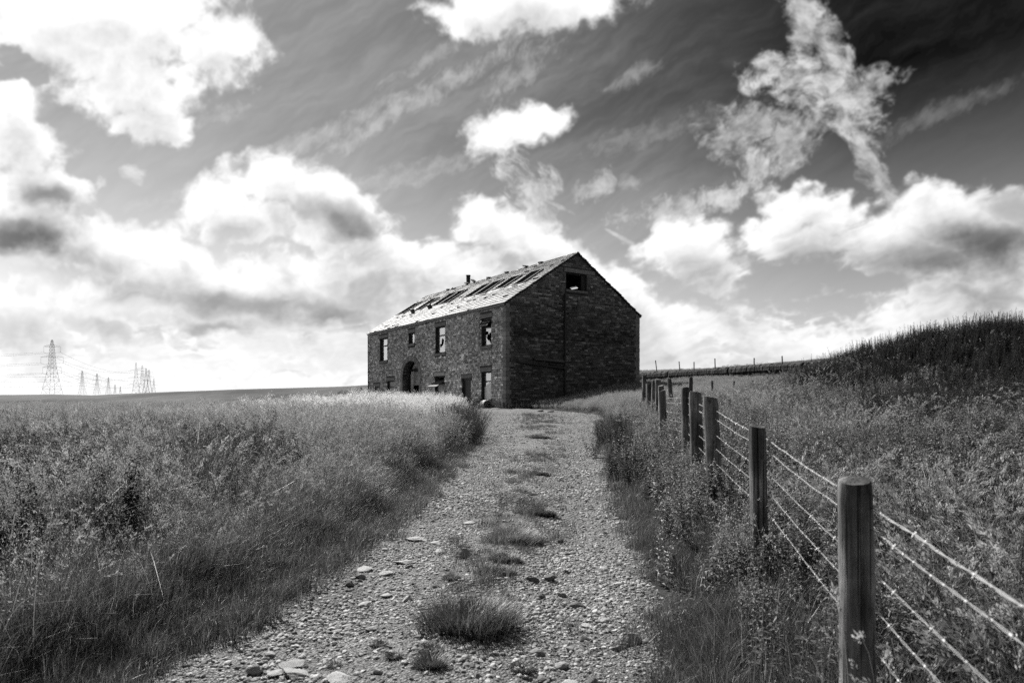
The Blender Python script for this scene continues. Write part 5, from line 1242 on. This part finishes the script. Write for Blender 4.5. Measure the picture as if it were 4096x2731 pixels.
def pebble_mat():
    m, t, out = new_mat('gravel_stones'); oi = t.node('ShaderNodeObjectInfo').outputs['Random']
    tc = t.node('ShaderNodeTexCoord').outputs['Object']
    v = t.m('MULTIPLY', t.m('ADD', .10, t.m('MULTIPLY', t.m('POWER', oi, 1.5), .42)), t.rng(t.noise(tc, 2.2, 4, .6), .3, .7, .75, 1.2))
    b = t.node('ShaderNodeBsdfPrincipled', {'Base Color': t.grey(v), 'Roughness': .75, 'Specular IOR Level': .35}); t.l.new(b.outputs[0], out.inputs[0]); return m
M['pebble'] = pebble_mat(); FAM['pebble'] = pebbles()
def gravel(n, y0, y1, s0, s1, power=1.0, big=1.0):
    y = y0 + (y1 - y0) * rng.random(n) ** power; T = rng.random(n) * 1.08 - .04; x = xl(y) + T * (xr(y) - xl(y)); z = ztop(x, y); k = rng.random(n) < np.clip(.30 + 1.1 * (fbm(x, y, .55, 3, 175) - .3) + .25 * np.exp(-((T - .24) / .1) ** 2) - .35 * np.exp(-((T - .5) / .12) ** 2), .12, 1); x, y, z = x[k], y[k], z[k]; n = len(x)
    s = (s0 + (s1 - s0) * rng.random(n) ** 2.2) * .5 * (.8 + .6 * fbm(x, y, .7, 2, 171)); return x, y, z + s * .05, s
G = [gravel(62000, 2.4, 8.0, .009, .046), gravel(46000, 8.0, 17, .016, .055), gravel(16000, 17, 40, .03, .07), gravel(420, 2.6, 14, .05, .11)]
x, y, z, s = [np.concatenate([g[i] for g in G]) for i in range(4)]
scatter('gravel', 'pebble', x, y, z, s, 'loose crushed stones covering the track', 'gravel', .3, None, (0, 0))
# ---- separate grass tufts on the track, each a thing
TU = [(1080, 1190, 560, 260, 'big bushy tuft of grass in the middle of the track, nearest the camera'), (1310, 712, 290, 115, 'wide tuft of grass in the middle of the track, second largest'), (1450, 578, 125, 75, 'compact tuft of grass above the second largest tuft'), (1262, 812, 160, 65, 'low tuft of grass just below the second largest tuft'), (1255, 882, 120, 60, 'small tuft of grass just above the big bushy one'), (885, 1345, 150, 110, 'leafy tuft of grass at the bottom below the big tuft'), (712, 1288, 85, 60, 'small tuft of grass left of the leafy bottom tuft'), (890, 1262, 125, 70, 'small tuft of grass between the big tuft and the leafy bottom tuft'), (1000, 898, 90, 50, 'thin tuft of grass left of the small tuft above the big one'), (1060, 722, 60, 32, 'tiny tuft of grass left of the second largest tuft'), (640, 1218, 85, 50, 'thin tuft of grass at the left foot of the big tuft'), (412, 1300, 75, 50, 'tiny tuft of grass near the pale slabs at bottom left'), (1430, 372, 95, 40, 'low tuft of grass high up the track'), (1300, 350, 60, 22, 'flat dark tuft of grass high up, left of the low tuft'), (1392, 470, 60, 30, 'small tuft of grass halfway up the track'), (1350, 1330, 130, 60, 'sparse tuft of grass at the bottom right of the big tuft'), (2000, 1085, 90, 40, 'small tuft of grass at the right edge of the gravel'), (1440, 190, 110, 34, 'faint tuft of grass farthest up the track')]
for i, (px, py, pw, ph, lb) in enumerate(TU):
    u, v = (1000 + px / 1.238) / 4, (1600 + py / 1.238) / 4; x, y = view_track(u, v); sc = y / F / 4 / 1.238; w_ = pw * sc / 2 * 1.12; h_ = ph * sc * (.72 if i < 2 else .85)
    y += w_ * .55
    p = PB(700 + i); nb = int(min(2600, 260 + 7000 * w_ * w_ * 8))
    for _ in range(nb):
        q = disc(p.r, 1.0 if p.r.random() < .8 else 1.35); q = q * (.75 + .5 * vnoise(np.array([q.x * 3 + i * 7]), np.array([q.y * 3]), 1.0, 5)[0]); q = V3((q.x * w_ * .8, q.y * w_ * .6, 0)); az = math.atan2(q.y, q.x) + p.r.gauss(0, .7); e = max(.25, 1 - .55 * (q.length / w_) ** 2)
        p.blade(q, h_ * e * p.r.uniform(.45, 1.05), .0055 * p.r.uniform(.7, 1.2), p.r.uniform(.1, 1.0), p.r.uniform(0, .6), p.r.uniform(.6, 1.4), az, 1 if p.r.random() < .35 else 0)
    o = link(bpy.data.objects.new('grass_tuft', p.mesh('grass_tuft', GM))); o.location = (x, y, float(ztop(np.array(x), np.array(y))) - .012)
    tag(o, lb, 'grass tuft', 'grass tufts growing on the track')
# ---- dark bushes near the barn
def bush(x, y, rx, ry, h, n, lb, seed, leafs=.12):
    p = PB(seed); z0 = hz_(x, y)
    lob = [(p.r.uniform(-.6, .6), p.r.uniform(-.6, .6), p.r.uniform(.3, .62), p.r.uniform(.35, .5)) for _ in range(9)]
    for _ in range(n):
        L = p.r.choice(lob); d = V3((p.r.gauss(0, 1), p.r.gauss(0, 1), p.r.gauss(.2, 1))).normalized(); k = L[3] * p.r.uniform(.55, 1.05); c = V3(((L[0] + d.x * k) * rx, (L[1] + d.y * k) * ry, max(.02, (L[2] + d.z * k * .9) * h)))
        p.leaf(c, d + V3((p.r.gauss(0, .5), p.r.gauss(0, .5), p.r.gauss(0, .5))), leafs * p.r.uniform(.6, 1.2), leafs * .5, p.r.uniform(.6, 1.4))
    o = empty('bush', (x, y, z0 - .05)); link(bpy.data.objects.new('foliage', p.mesh('bush', DM)), o)
    st = MB()
    for k in range(7): a = p.r.uniform(0, 6.28); st.tube([(0, 0, 0), (math.cos(a) * rx * .3, math.sin(a) * ry * .3, h * .35), (math.cos(a) * rx * .6, math.sin(a) * ry * .6, h * .7)], [.03, .02, .008], 5)
    st.build('stem', M['wood'], o); tag(o, lb, 'bush'); return o
bush((473 - 512) / F * 45.6, 45.6, .85, .5, .85, 1700, 'dark low bush by the barn wall beside the drum', 801, .1)
bush((345 - 512) / F * 95, 95, 1.6, 1.0, 2.7, 1800, 'long dark bush in the field left of the barn', 802, .22)
bush((361 - 512) / F * 92, 92, .9, .8, 2.9, 1500, 'rounded dark bush in the field between the long bush and the barn', 803, .2)
bush((368 - 512) / F * 85, 85, 1.3, .9, 2.1, 1500, 'low dark bush touching the far corner of the barn', 804, .2)
bush(.478 * 30, 30, 1.6, 1.3, 1.9, 2600, 'dark leafy bush at the left foot of the mound beside the wall end', 805, .13)
